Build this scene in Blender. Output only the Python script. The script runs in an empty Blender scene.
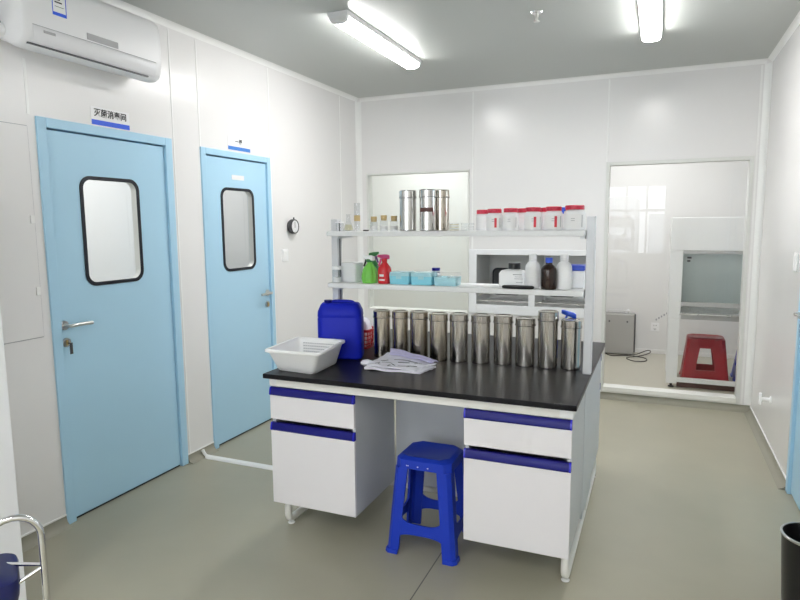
import bpy, bmesh, math, random
from mathutils import Vector, Matrix, Euler
random.seed(7)
sc = bpy.context.scene
COL = sc.collection
R = math.radians

# ------------------------------------------------------------------ measures (metres)
W, D, H = 3.568, 5.626, 2.80          # room width, distance of the back wall, ceiling height
REAR = -2.7                           # wall behind the camera
CX = 2.817                            # camera x
WT = 0.10                             # wall thickness

# ------------------------------------------------------------------ materials
def mat(name, color, rough=0.5, metal=0.0, spec=0.5, noise=0.0, nscale=8.0, bump=0.0, trans=0.0,
        emis=None, coat=0.0, alpha=1.0, stretch=None, ior=1.45):
    m = bpy.data.materials.new(name); m.use_nodes = True
    nt = m.node_tree; b = nt.nodes['Principled BSDF']
    b.inputs['Base Color'].default_value = (*color, 1)
    b.inputs['Roughness'].default_value = rough
    b.inputs['Metallic'].default_value = metal
    b.inputs['Specular IOR Level'].default_value = spec
    b.inputs['Transmission Weight'].default_value = trans
    b.inputs['Coat Weight'].default_value = coat
    b.inputs['Alpha'].default_value = alpha
    b.inputs['IOR'].default_value = ior
    if emis:
        b.inputs['Emission Color'].default_value = (*emis[0], 1)
        b.inputs['Emission Strength'].default_value = emis[1]
    tc = nt.nodes.new('ShaderNodeTexCoord'); nz = nt.nodes.new('ShaderNodeTexNoise')
    nz.inputs['Scale'].default_value = nscale; nz.inputs['Detail'].default_value = 4
    src = tc.outputs['Object']
    if stretch:
        mp = nt.nodes.new('ShaderNodeMapping'); mp.inputs['Scale'].default_value = stretch
        nt.links.new(src, mp.inputs['Vector']); src = mp.outputs['Vector']
    nt.links.new(src, nz.inputs['Vector'])
    if noise:
        mx = nt.nodes.new('ShaderNodeMix'); mx.data_type = 'RGBA'
        mx.inputs['A'].default_value = (*[c * (1 - noise) for c in color], 1)
        mx.inputs['B'].default_value = (*[min(1, c * (1 + noise)) for c in color], 1)
        nt.links.new(nz.outputs['Fac'], mx.inputs['Factor']); nt.links.new(mx.outputs['Result'], b.inputs['Base Color'])
    # a trace of roughness variation everywhere
    mr = nt.nodes.new('ShaderNodeMapRange')
    mr.inputs['To Min'].default_value = max(0, rough * 0.9); mr.inputs['To Max'].default_value = min(1, rough * 1.1)
    nt.links.new(nz.outputs['Fac'], mr.inputs['Value']); nt.links.new(mr.outputs['Result'], b.inputs['Roughness'])
    if bump:
        bp = nt.nodes.new('ShaderNodeBump'); bp.inputs['Strength'].default_value = bump; bp.inputs['Distance'].default_value = 0.01
        nt.links.new(nz.outputs['Fac'], bp.inputs['Height']); nt.links.new(bp.outputs['Normal'], b.inputs['Normal'])
    return m

def pane_mat(name, tint=(1, 1, 1), ior=1.5, rough=0.0):
    m = bpy.data.materials.new(name); m.use_nodes = True; nt = m.node_tree; nt.nodes.clear()
    out = nt.nodes.new('ShaderNodeOutputMaterial'); mix = nt.nodes.new('ShaderNodeMixShader')
    tr = nt.nodes.new('ShaderNodeBsdfTransparent'); gl = nt.nodes.new('ShaderNodeBsdfGlossy'); fr = nt.nodes.new('ShaderNodeFresnel')
    tr.inputs['Color'].default_value = (*tint, 1); gl.inputs['Roughness'].default_value = rough; fr.inputs['IOR'].default_value = ior
    ge = nt.nodes.new('ShaderNodeNewGeometry'); iv = nt.nodes.new('ShaderNodeMath'); iv.operation = 'SUBTRACT'; iv.inputs[0].default_value = 1.0
    mu = nt.nodes.new('ShaderNodeMath'); mu.operation = 'MULTIPLY'
    nt.links.new(ge.outputs['Backfacing'], iv.inputs[1]); nt.links.new(iv.outputs[0], mu.inputs[0]); nt.links.new(fr.outputs[0], mu.inputs[1])
    nt.links.new(mu.outputs[0], mix.inputs[0]); nt.links.new(tr.outputs[0], mix.inputs[1]); nt.links.new(gl.outputs[0], mix.inputs[2])
    nt.links.new(mix.outputs[0], out.inputs[0])
    return m

M = {}
M['wall'] = mat('white_coated_steel_panel', (0.80, 0.79, 0.785), 0.24, spec=0.5, noise=0.012, nscale=1.5, bump=0.008)
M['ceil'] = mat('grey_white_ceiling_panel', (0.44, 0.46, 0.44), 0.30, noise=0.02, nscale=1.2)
M['trim'] = mat('white_aluminium_trim', (0.86, 0.86, 0.85), 0.35)
M['winframe'] = mat('pale_window_profile', (0.70, 0.71, 0.68), 0.35)
M['sill'] = mat('window_sill_profile', (0.84, 0.84, 0.80), 0.35)
M['side'] = mat('white_side_room_paint', (0.80, 0.80, 0.79), 0.6)
M['sidegreen'] = mat('grey_green_room_panel', (0.68, 0.69, 0.67), 0.5)
M['floor'] = mat('grey_green_vinyl', (0.365, 0.347, 0.268), 0.36, noise=0.10, nscale=3.0, spec=0.4)
M['cove'] = mat('vinyl_cove', (0.30, 0.29, 0.235), 0.45, noise=0.06, nscale=6)
M['floor_in'] = mat('beige_vinyl', (0.50, 0.48, 0.40), 0.40, noise=0.05, nscale=4)
M['blue_door'] = mat('light_blue_door_enamel', (0.425, 0.665, 0.835), 0.38, noise=0.01)
M['blue_frame'] = mat('light_blue_frame_enamel', (0.415, 0.655, 0.830), 0.38)
M['gasket'] = mat('black_rubber_gasket', (0.008, 0.010, 0.018), 0.4)
M['gap'] = mat('dark_gap', (0.03, 0.04, 0.05), 0.8)
M['pane'] = pane_mat('clear_pane')
M['pane_tint'] = pane_mat('clear_pane_green_tint', (0.95, 0.96, 0.955))
M['chrome'] = mat('polished_chrome', (0.78, 0.78, 0.78), 0.10, 1.0)
M['satin'] = mat('satin_steel', (0.62, 0.61, 0.59), 0.28, 1.0, noise=0.05, nscale=10)
M['brass'] = mat('brass_lock', (0.55, 0.42, 0.20), 0.3, 1.0)
M['signwhite'] = mat('sign_white', (0.85, 0.85, 0.86), 0.25)
M['signblue'] = mat('sign_blue', (0.03, 0.11, 0.72), 0.3)
M['signblue2'] = mat('sign_mid_blue', (0.06, 0.22, 0.62), 0.3)
M['ink'] = mat('black_ink', (0.012, 0.012, 0.014), 0.5)
M['print'] = mat('grey_print', (0.35, 0.35, 0.38), 0.5)
M['acwhite'] = mat('air_conditioner_plastic', (0.83, 0.83, 0.84), 0.38)
M['acflap'] = mat('air_conditioner_flap', (0.78, 0.78, 0.80), 0.35)
M['grey'] = mat('mid_grey_plastic', (0.40, 0.40, 0.41), 0.4)
M['dark'] = mat('dark_grey_plastic', (0.06, 0.06, 0.065), 0.4)
M['black'] = mat('black_plastic', (0.010, 0.010, 0.011), 0.35)
M['bench_white'] = mat('white_laminate', (0.79, 0.77, 0.79), 0.35, noise=0.01)
M['bench_side'] = mat('pale_grey_laminate', (0.58, 0.60, 0.62), 0.40)
M['apron'] = mat('cream_steel_apron', (0.80, 0.79, 0.75), 0.40)
M['navy'] = mat('navy_handle_strip', (0.008, 0.008, 0.17), 0.3, spec=0.25)
M['navy_end'] = mat('bright_blue_end_cap', (0.02, 0.02, 0.50), 0.25)
M['worktop'] = mat('black_epoxy_worktop', (0.010, 0.0098, 0.012), 0.30, spec=0.17, noise=0.04, nscale=3)
M['rack'] = mat('powder_coated_rack', (0.80, 0.81, 0.81), 0.35)
M['rackpost'] = mat('grey_aluminium_post', (0.66, 0.67, 0.69), 0.38, 0.1)
M['steel'] = mat('brushed_canister_steel', (0.50, 0.475, 0.44), 0.16, 1.0, noise=0.28, nscale=6, stretch=(7, 7, 0.5))
M['steel_old'] = mat('stained_canister_steel', (0.50, 0.455, 0.39), 0.19, 1.0, noise=0.42, nscale=7, stretch=(6, 6, 0.7))
M['steel_bright'] = mat('bright_canister_steel', (0.58, 0.57, 0.55), 0.15, 1.0, noise=0.15, nscale=6, stretch=(7, 7, 0.4))
M['royal'] = mat('royal_blue_plastic', (0.014, 0.045, 0.46), 0.36, spec=0.3)
M['jug'] = mat('blue_drum_plastic', (0.008, 0.018, 0.44), 0.42, spec=0.2)
M['bluecap'] = mat('blue_cap_plastic', (0.02, 0.07, 0.55), 0.35)
M['redstool'] = mat('red_plastic', (0.42, 0.012, 0.025), 0.35)
M['redcap'] = mat('red_cap_plastic', (0.60, 0.03, 0.07), 0.4, noise=0.6, nscale=130)
M['redink'] = mat('red_label_ink', (0.70, 0.05, 0.08), 0.5, noise=0.3, nscale=160)
M['redplas'] = mat('red_basket_plastic', (0.48, 0.012, 0.02), 0.35)
M['whiteplas'] = mat('white_plastic', (0.92, 0.925, 0.93), 0.35)
M['basket'] = mat('white_basket_plastic', (0.88, 0.88, 0.88), 0.35)
M['jar'] = mat('milky_jar_plastic', (0.90, 0.905, 0.92), 0.35)
M['milky'] = mat('milky_translucent_plastic', (0.87, 0.88, 0.90), 0.30, trans=0.12)
M['glass'] = mat('clear_glassware', (0.97, 0.98, 0.98), 0.03, trans=1.0)
M['thin'] = pane_mat('thin_clear_plastic', (0.96, 0.965, 0.97), 1.45, 0.08)
M['yellowish'] = mat('pale_yellow_powder', (0.72, 0.68, 0.48), 0.7)
M['cork'] = mat('cork_stopper', (0.60, 0.45, 0.22), 0.8, noise=0.3, nscale=150)
M['amber'] = mat('amber_bottle_glass', (0.022, 0.008, 0.004), 0.10, spec=0.6)
M['greenb'] = mat('green_translucent_plastic', (0.22, 0.70, 0.10), 0.15, trans=0.2)
M['greend'] = mat('dark_green_plastic', (0.015, 0.16, 0.03), 0.3)
M['purple'] = mat('purple_plastic', (0.10, 0.03, 0.16), 0.35)
M['redb'] = mat('red_translucent_plastic', (0.70, 0.03, 0.04), 0.15, trans=0.2)
M['pink'] = mat('magenta_plastic', (0.62, 0.05, 0.20), 0.35)
M['cyan'] = mat('light_blue_translucent_plastic', (0.30, 0.76, 0.92), 0.20, trans=0.15)
M['cyan2'] = mat('pale_blue_translucent_plastic', (0.50, 0.84, 0.94), 0.20, trans=0.2)
M['label'] = mat('paper_label', (0.88, 0.88, 0.88), 0.6)
M['brown'] = mat('brown_label_band', (0.09, 0.035, 0.03), 0.5)
M['bag'] = mat('white_bag_film', (0.84, 0.83, 0.90), 0.45, noise=0.03, nscale=20, bump=0.1)
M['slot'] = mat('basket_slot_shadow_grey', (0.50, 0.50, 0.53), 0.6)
M['lilac'] = mat('lilac_bag_film', (0.58, 0.55, 0.78), 0.45, noise=0.1, nscale=30)
M['hood'] = mat('white_hood_enamel', (0.83, 0.84, 0.83), 0.35)
M['sash'] = pane_mat('grey_sash_glass', (0.90, 0.93, 0.92))
M['hoodin'] = mat('hood_lining_steel', (0.76, 0.79, 0.78), 0.5)
M['steelpanel'] = mat('dull_steel_panel', (0.46, 0.455, 0.44), 0.42, 0.5, noise=0.06, nscale=4)
M['hatchsteel'] = mat('hatch_lining_steel', (0.70, 0.71, 0.70), 0.35, 0.35, noise=0.05)
M['hatchdoor'] = mat('hatch_door_steel', (0.66, 0.66, 0.65), 0.4, 0.3)
M['cable'] = mat('dark_cable', (0.05, 0.045, 0.04), 0.5)
M['seatnavy'] = mat('navy_seat_plastic', (0.008, 0.012, 0.09), 0.4)
M['cabwhite'] = mat('white_cabinet_enamel', (0.86, 0.87, 0.89), 0.30)
M['sky_wall'] = mat('facade_plaster', (0.60, 0.62, 0.64), 0.8)
LIGHT_L = 50.0
M['diffuser'] = mat('lit_diffuser', (0.9, 0.9, 0.9), 0.5, emis=((1.0, 0.985, 0.97), LIGHT_L))
M['fixture'] = mat('fixture_white', (0.80, 0.80, 0.80), 0.4)

# thin dark weld seam in the vinyl floor
def floor_seams(m):
    nt = m.node_tree; b = nt.nodes['Principled BSDF']
    old = b.inputs['Base Color'].links[0].from_socket
    tc = nt.nodes.new('ShaderNodeTexCoord'); sp = nt.nodes.new('ShaderNodeSeparateXYZ'); nt.links.new(tc.outputs['Object'], sp.inputs[0])
    s = nt.nodes.new('ShaderNodeMath'); s.operation = 'SUBTRACT'; s.inputs[1].default_value = 1.92; nt.links.new(sp.outputs['X'], s.inputs[0])
    a = nt.nodes.new('ShaderNodeMath'); a.operation = 'ABSOLUTE'; nt.links.new(s.outputs[0], a.inputs[0])
    l = nt.nodes.new('ShaderNodeMath'); l.operation = 'LESS_THAN'; l.inputs[1].default_value = 0.0028; nt.links.new(a.outputs[0], l.inputs[0])
    mx = nt.nodes.new('ShaderNodeMix'); mx.data_type = 'RGBA'; nt.links.new(l.outputs[0], mx.inputs['Factor'])
    nt.links.new(old, mx.inputs['A']); mx.inputs['B'].default_value = (0.12, 0.12, 0.10, 1)
    nt.links.new(mx.outputs['Result'], b.inputs['Base Color'])
floor_seams(M['floor'])

# ------------------------------------------------------------------ mesh builder
class MB:
    def __init__(self): self.bm = bmesh.new()
    def box(self, x0, x1, y0, y1, z0, z1, bevel=0.0, seg=2, mtx=None):
        t = bmesh.new(); bmesh.ops.create_cube(t, size=1)
        for v in t.verts:
            v.co = Vector((x0 + (v.co.x + .5) * (x1 - x0), y0 + (v.co.y + .5) * (y1 - y0), z0 + (v.co.z + .5) * (z1 - z0)))
        if bevel:
            bevel = min(bevel, 0.45 * min(abs(x1 - x0), abs(y1 - y0), abs(z1 - z0)))
            bmesh.ops.bevel(t, geom=t.edges[:], offset=bevel, segments=seg, affect='EDGES', profile=0.5)
        self._add(t, mtx, False); return self
    def _add(self, t, mtx=None, smooth=True):
        for f_ in t.faces: f_.smooth = smooth
        if mtx is not None: bmesh.ops.transform(t, matrix=mtx, verts=t.verts)
        me = bpy.data.meshes.new('tmp'); t.to_mesh(me); t.free(); self.bm.from_mesh(me); bpy.data.meshes.remove(me)
    def loft(self, loops, cap0=True, cap1=True, closed=True, mtx=None):
        t = bmesh.new(); V = [[t.verts.new(p) for p in L] for L in loops]; n = len(loops[0])
        for a, b in zip(V[:-1], V[1:]):
            for i in range(n if closed else n - 1):
                j = (i + 1) % n
                t.faces.new((a[i], a[j], b[j], b[i]))
        if closed and cap0: t.faces.new(V[0][::-1])
        if closed and cap1: t.faces.new(V[-1])
        bmesh.ops.recalc_face_normals(t, faces=t.faces[:])
        self._add(t, mtx); return self
    def lathe(self, prof, c=(0, 0, 0), seg=32, mtx=None):
        t = bmesh.new(); rings = []
        for r, z in prof:
            if r < 1e-6: rings.append([t.verts.new((c[0], c[1], c[2] + z))])
            else: rings.append([t.verts.new((c[0] + r * math.cos(2 * math.pi * i / seg), c[1] + r * math.sin(2 * math.pi * i / seg), c[2] + z)) for i in range(seg)])
        for a, b in zip(rings[:-1], rings[1:]):
            for i in range(seg):
                j = (i + 1) % seg
                if len(a) == 1 and len(b) == 1: continue
                if len(a) == 1: t.faces.new((a[0], b[j], b[i]))
                elif len(b) == 1: t.faces.new((a[i], a[j], b[0]))
                else: t.faces.new((a[i], a[j], b[j], b[i]))
        bmesh.ops.recalc_face_normals(t, faces=t.faces[:])
        self._add(t, mtx); return self
    def tube(self, pts, r, seg=10, smooth=0, closed=False, mtx=None):
        P = [Vector(p) for p in pts]
        for _ in range(smooth):
            Q = []
            n = len(P)
            rng = range(n) if closed else range(n - 1)
            if not closed: Q.append(P[0])
            for i in rng:
                a, b = P[i], P[(i + 1) % n]; Q += [a * .75 + b * .25, a * .25 + b * .75]
            if not closed: Q.append(P[-1])
            P = Q
        n = len(P); loops = []; up = None
        for i in range(n):
            if closed: tdir = (P[(i + 1) % n] - P[i - 1]).normalized()
            else: tdir = (P[min(i + 1, n - 1)] - P[max(i - 1, 0)]).normalized()
            if up is None:
                up = Vector((0, 0, 1)) if abs(tdir.z) < .9 else Vector((1, 0, 0))
            up = (up - tdir * up.dot(tdir)).normalized(); s = tdir.cross(up)
            rr = r[i] if isinstance(r, (list, tuple)) else r
            loops.append([P[i] + rr * (math.cos(2 * math.pi * k / seg) * s + math.sin(2 * math.pi * k / seg) * up) for k in range(seg)])
        if closed: loops.append(loops[0])
        self.loft(loops, cap0=not closed, cap1=not closed, mtx=mtx); return self
    def cyl(self, a, b, r, seg=20, r2=None):
        return self.tube([a, b], [r, r if r2 is None else r2], seg)
    def ring(self, outer, inner, n0, n1):
        """plate between two loops given in the plane, extruded: outer/inner are lists of 3D points (same count), n0/n1 offsets"""
        n0, n1 = Vector(n0), Vector(n1)
        o = [Vector(p) for p in outer]; i = [Vector(p) for p in inner]
        L = [[p + n0 for p in o], [p + n1 for p in o], [p + n1 for p in i], [p + n0 for p in i], [p + n0 for p in o]]
        return self.loft(L, False, False)
    def transform(self, m): bmesh.ops.transform(self.bm, matrix=m, verts=self.bm.verts); return self
    def build(self, name, m, parent=None, loc=None, angle=35, label=None):
        bmesh.ops.remove_doubles(self.bm, verts=self.bm.verts, dist=1e-6)
        me = bpy.data.meshes.new(name); self.bm.to_mesh(me); self.bm.free()
        me.materials.append(m)
        flags = [p.use_smooth for p in me.polygons]
        if any(flags):
            me.set_sharp_from_angle(angle=R(angle))
            me.polygons.foreach_set('use_smooth', flags)
        o = bpy.data.objects.new(name, me); COL.objects.link(o)
        if parent is not None: o.parent = parent
        if loc is not None: o.location = loc
        if label: o['label'] = label
        return o

def tag(o, label, cat, group=None, kind=None):
    o['label'] = label; o['category'] = cat
    if group: o['group'] = group
    if kind: o['kind'] = kind
    return o
def thing(name, label, cat, loc=(0, 0, 0), rz=0.0, group=None, kind=None):
    o = bpy.data.objects.new(name, None); COL.objects.link(o); o.empty_display_size = 0.05
    o.location = loc; o.rotation_euler = (0, 0, R(rz))
    return tag(o, label, cat, group, kind)
def copy_tree(o, loc, label, parent=None, rz=None):
    c = o.copy(); COL.objects.link(c)
    if parent is not None: c.parent = parent
    else:
        c.location = loc; c['label'] = label
        if rz is not None: c.rotation_euler = (0, 0, R(rz))
    for ch in [x for x in bpy.data.objects if x.parent == o]: copy_tree(ch, None, None, c)
    return c
def structure(o, label=None, cat=None):
    o['kind'] = 'structure'
    if label: o['label'] = label; o['category'] = cat
    return o
def rrect(w, h, r, n=6, cx=0, cy=0, inset=0):
    """rounded rectangle outline in 2D"""
    w, h, r = w - 2 * inset, h - 2 * inset, max(r - inset, 0.0005); pts = []
    for sx, sy, a0 in ((1, 1, 0), (-1, 1, 90), (-1, -1, 180), (1, -1, 270)):
        for k in range(n + 1):
            a = R(a0 + 90 * k / n); pts.append((cx + sx * (w / 2 - r) + r * math.cos(a), cy + sy * (h / 2 - r) + r * math.sin(a)))
    return pts
def text_mesh(body, size, name, m, parent, mtx, bold=0.012, extrude=0.0006):
    c = bpy.data.curves.new('tmp_text', 'FONT'); c.body = body; c.size = size; c.align_x = 'CENTER'; c.align_y = 'CENTER'
    c.offset = bold * size; c.extrude = extrude
    o = bpy.data.objects.new('tmp_text', c); COL.objects.link(o); bpy.context.view_layer.update()
    dg = bpy.context.evaluated_depsgraph_get(); me = bpy.data.meshes.new_from_object(o.evaluated_get(dg))
    bpy.data.objects.remove(o); bpy.data.curves.remove(c)
    me.name = name; me.materials.clear(); me.materials.append(m)
    n = bpy.data.objects.new(name, me); COL.objects.link(n); n.parent = parent; n.matrix_local = mtx
    return n
ONLEFT = Matrix(((0, 0, 1, 0), (1, 0, 0, 0), (0, 1, 0, 0), (0, 0, 0, 1)))   # text x -> +Y, text y -> +Z, faces +X
def AX(x3, y): return CX + (x3 - CX) * y / 3.0

# ------------------------------------------------------------------ room shell
def wall_cells(mb, axis, t0, t1, us, zs, holes):
    """slab between t0..t1 on axis ('x' or 'y'), cells of (u,z) except the holes"""
    U = sorted(set(us + [h[0] for h in holes] + [h[1] for h in holes])); Z = sorted(set(zs + [h[2] for h in holes] + [h[3] for h in holes]))
    def solid(i, j):
        if i < 0 or j < 0 or i >= len(U) - 1 or j >= len(Z) - 1: return False
        u, z = (U[i] + U[i + 1]) / 2, (Z[j] + Z[j + 1]) / 2
        return not any(h[0] < u < h[1] and h[2] < z < h[3] for h in holes)
    bm = mb.bm
    def P(t, u, z): return (t, u, z) if axis == 'x' else (u, t, z)
    def q(*pts): bm.faces.new([bm.verts.new(p) for p in pts])
    for i in range(len(U) - 1):
        for j in range(len(Z) - 1):
            if not solid(i, j): continue
            a, b, c, d = U[i], U[i + 1], Z[j], Z[j + 1]
            q(P(t0, a, c), P(t0, b, c), P(t0, b, d), P(t0, a, d)); q(P(t1, a, c), P(t1, b, c), P(t1, b, d), P(t1, a, d))
            if not solid(i - 1, j): q(P(t0, a, c), P(t1, a, c), P(t1, a, d), P(t0, a, d))
            if not solid(i + 1, j): q(P(t0, b, c), P(t1, b, c), P(t1, b, d), P(t0, b, d))
            if not solid(i, j - 1): q(P(t0, a, c), P(t1, a, c), P(t1, b, c), P(t0, b, c))
            if not solid(i, j + 1): q(P(t0, a, d), P(t1, a, d), P(t1, b, d), P(t0, b, d))
    bmesh.ops.remove_doubles(bm, verts=bm.verts, dist=1e-5); bmesh.ops.recalc_face_normals(bm, faces=bm.faces[:])

D1 = dict(y0=2.133, y1=3.037, top=2.100, ly0=2.186, ly1=2.982, ltop=2.052)
D2 = dict(y0=3.298, y1=4.088, top=2.082, ly0=3.346, ly1=4.044, ltop=2.040)
D3 = dict(y0=3.10, y1=4.01, top=2.100, ly0=3.155, ly1=3.955, ltop=2.052)
WIN1 = (0.092, 1.165, 0.70, 2.065)
WIN2 = (2.382, 3.490, 0.064, 2.073)
HATCH = (1.168, 2.318, 0.715, 1.320)
RWIN = [(0.55, 2.97, 0.86, 2.36)]

mb = MB(); mb.box(-WT, W + WT, REAR, D, -0.06, 0.0); structure(mb.build('floor', M['floor']), 'grey green vinyl floor of the laboratory', 'floor')
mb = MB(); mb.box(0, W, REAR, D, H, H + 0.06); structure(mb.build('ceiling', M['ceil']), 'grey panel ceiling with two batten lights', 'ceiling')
mb = MB(); wall_cells(mb, 'x', -WT, 0, [REAR, D], [0, H], [(D1['y0'], D1['y1'], 0, D1['top']), (D2['y0'], D2['y1'], 0, D2['top'])])
structure(mb.build('wall_left', M['wall'], angle=20), 'white panel wall with two blue doors', 'wall')
mb = MB(); wall_cells(mb, 'x', W, W + WT, [REAR, D], [0, H], [(D3['y0'], D3['y1'], 0, D3['top'])])
structure(mb.build('wall_right', M['wall'], angle=20), 'glossy white panel wall on the right', 'wall')
mb = MB(); wall_cells(mb, 'y', D, D + WT, [-1.5, 4.60], [0, H], [(WIN1[0], WIN1[1], WIN1[2], WIN1[3]), (WIN2[0], WIN2[1], WIN2[2], WIN2[3]), (HATCH[0] + .04, HATCH[1] - .04, HATCH[2] + .04, HATCH[3] - .04)])
structure(mb.build('wall_back', M['wall'], angle=20), 'white panel wall with observation windows', 'wall')
mb = MB(); wall_cells(mb, 'y', REAR - WT, REAR, [-WT, W + WT], [0, H], RWIN)
structure(mb.build('wall_front', M['wall'], angle=20), 'white wall behind the camera with daylight window', 'wall')

# seams, corner and ceiling covers
k = 0
def trim(mb, m='trim', label=None):
    global k
    k += 1; structure(mb.build('trim_%d' % k, M[m]), label or 'thin white aluminium joint strip', 'trim')
for y in (2.100, 3.304, 4.101, 5.253):
    z0 = 0.064
    if abs(y - 2.1) < .01: z0 = 2.102
    if 3.29 < y < 3.31: z0 = 2.085
    if 4.09 < y < 4.11: z0 = 0.064
    mb = MB(); mb.box(0.0003, 0.0028, y - 0.007, y + 0.007, z0, H - 0.04 if y > 2.2 else 2.36, 0.001); trim(mb)
mb = MB(); mb.box(0.0003, 0.0028, 3.056, 3.068, 0.064, H - 0.04, 0.0015); trim(mb)
for x, z0, z1 in ((1.194, 1.322, H - .04), (2.384, 2.076, H - .04), (3.505, 0.064, H - .04)):
    mb = MB(); mb.box(x - 0.007, x + 0.007, D - 0.0028, D - 0.0003, z0, z1, 0.0015); trim(mb)
def cove_strip(mb, p0, p1, c, r=0.045):
    """quarter-round cover along p0->p1; c = (du, dv) unit directions away from the corner"""
    p0, p1, du, dv = Vector(p0), Vector(p1), Vector(c[0]), Vector(c[1])
    prof = [(0, 0), (r, 0)] + [(r - r * math.sin(R(a)), r - r * math.cos(R(a))) for a in (15, 30, 45, 60, 75, 90)]
    prof = [(a, b) for a, b in prof]
    mb.loft([[p0 + du * a + dv * b for a, b in prof], [p1 + du * a + dv * b for a, b in prof]])
e = 0.0003
mb = MB(); cove_strip(mb, (e, REAR, H - e), (e, D, H - e), ((1, 0, 0), (0, 0, -1)), 0.032); trim(mb, label='white cove strip where left wall meets the ceiling')
mb = MB(); cove_strip(mb, (W - e, REAR, H - e), (W - e, D, H - e), ((-1, 0, 0), (0, 0, -1)), 0.032); trim(mb, label='white cove strip where right wall meets the ceiling')
mb = MB(); cove_strip(mb, (0.033, D - e, H - e), (W - 0.033, D - e, H - e), ((0, -1, 0), (0, 0, -1)), 0.032); trim(mb, label='white cove strip where back wall meets the ceiling')
mb = MB(); cove_strip(mb, (e, D - e, 0.064), (e, D - e, H - 0.033), ((1, 0, 0), (0, -1, 0)), 0.045); trim(mb, label='white cove strip in the back left corner')
mb = MB(); cove_strip(mb, (W - e, D - e, 0.064), (W - e, D - e, H - 0.033), ((-1, 0, 0), (0, -1, 0)), 0.045); trim(mb, label='white cove strip in the back right corner')

def baseboard(name, segs, axis, at, sgn):
    mb = MB(); h = 0.055
    prof = [(0.0003, 0.0005), (0.045, 0.0005), (0.043, 0.003), (0.022, 0.010), (0.010, 0.022), (0.0045, 0.040), (0.003, h), (0.0003, h)]
    for a, b in segs:
        L = []
        for u in (a, b): L.append([((at + sgn * p, u, z) if axis == 'x' else (u, at + sgn * p, z)) for p, z in prof])
        mb.loft(L)
    structure(mb.build(name, M['cove']), 'dark vinyl skirting coved up from the floor', 'baseboard')
    mt = MB()
    for a, b in segs:
        if axis == 'x': mt.box(min(at + sgn * .0003, at + sgn * .007), max(at + sgn * .0003, at + sgn * .007), a, b, h + .0005, h + 0.008)
        else: mt.box(a, b, min(at + sgn * .0003, at + sgn * .007), max(at + sgn * .0003, at + sgn * .007), h + .0005, h + 0.008)
    trim(mt, label='thin white bead along the top of the skirting')
baseboard('baseboard_left', [(REAR, D1['y0'] - .002), (D1['y1'] + .002, D2['y0'] - .002), (D2['y1'] + .002, D - .046)], 'x', 0, 1)
baseboard('baseboard_right', [(REAR, D3['y0'] - .002), (D3['y1'] + .002, D - .046)], 'x', W, -1)
baseboard('baseboard_back', [(0.001, W - 0.001)], 'y', D, -1)

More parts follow.
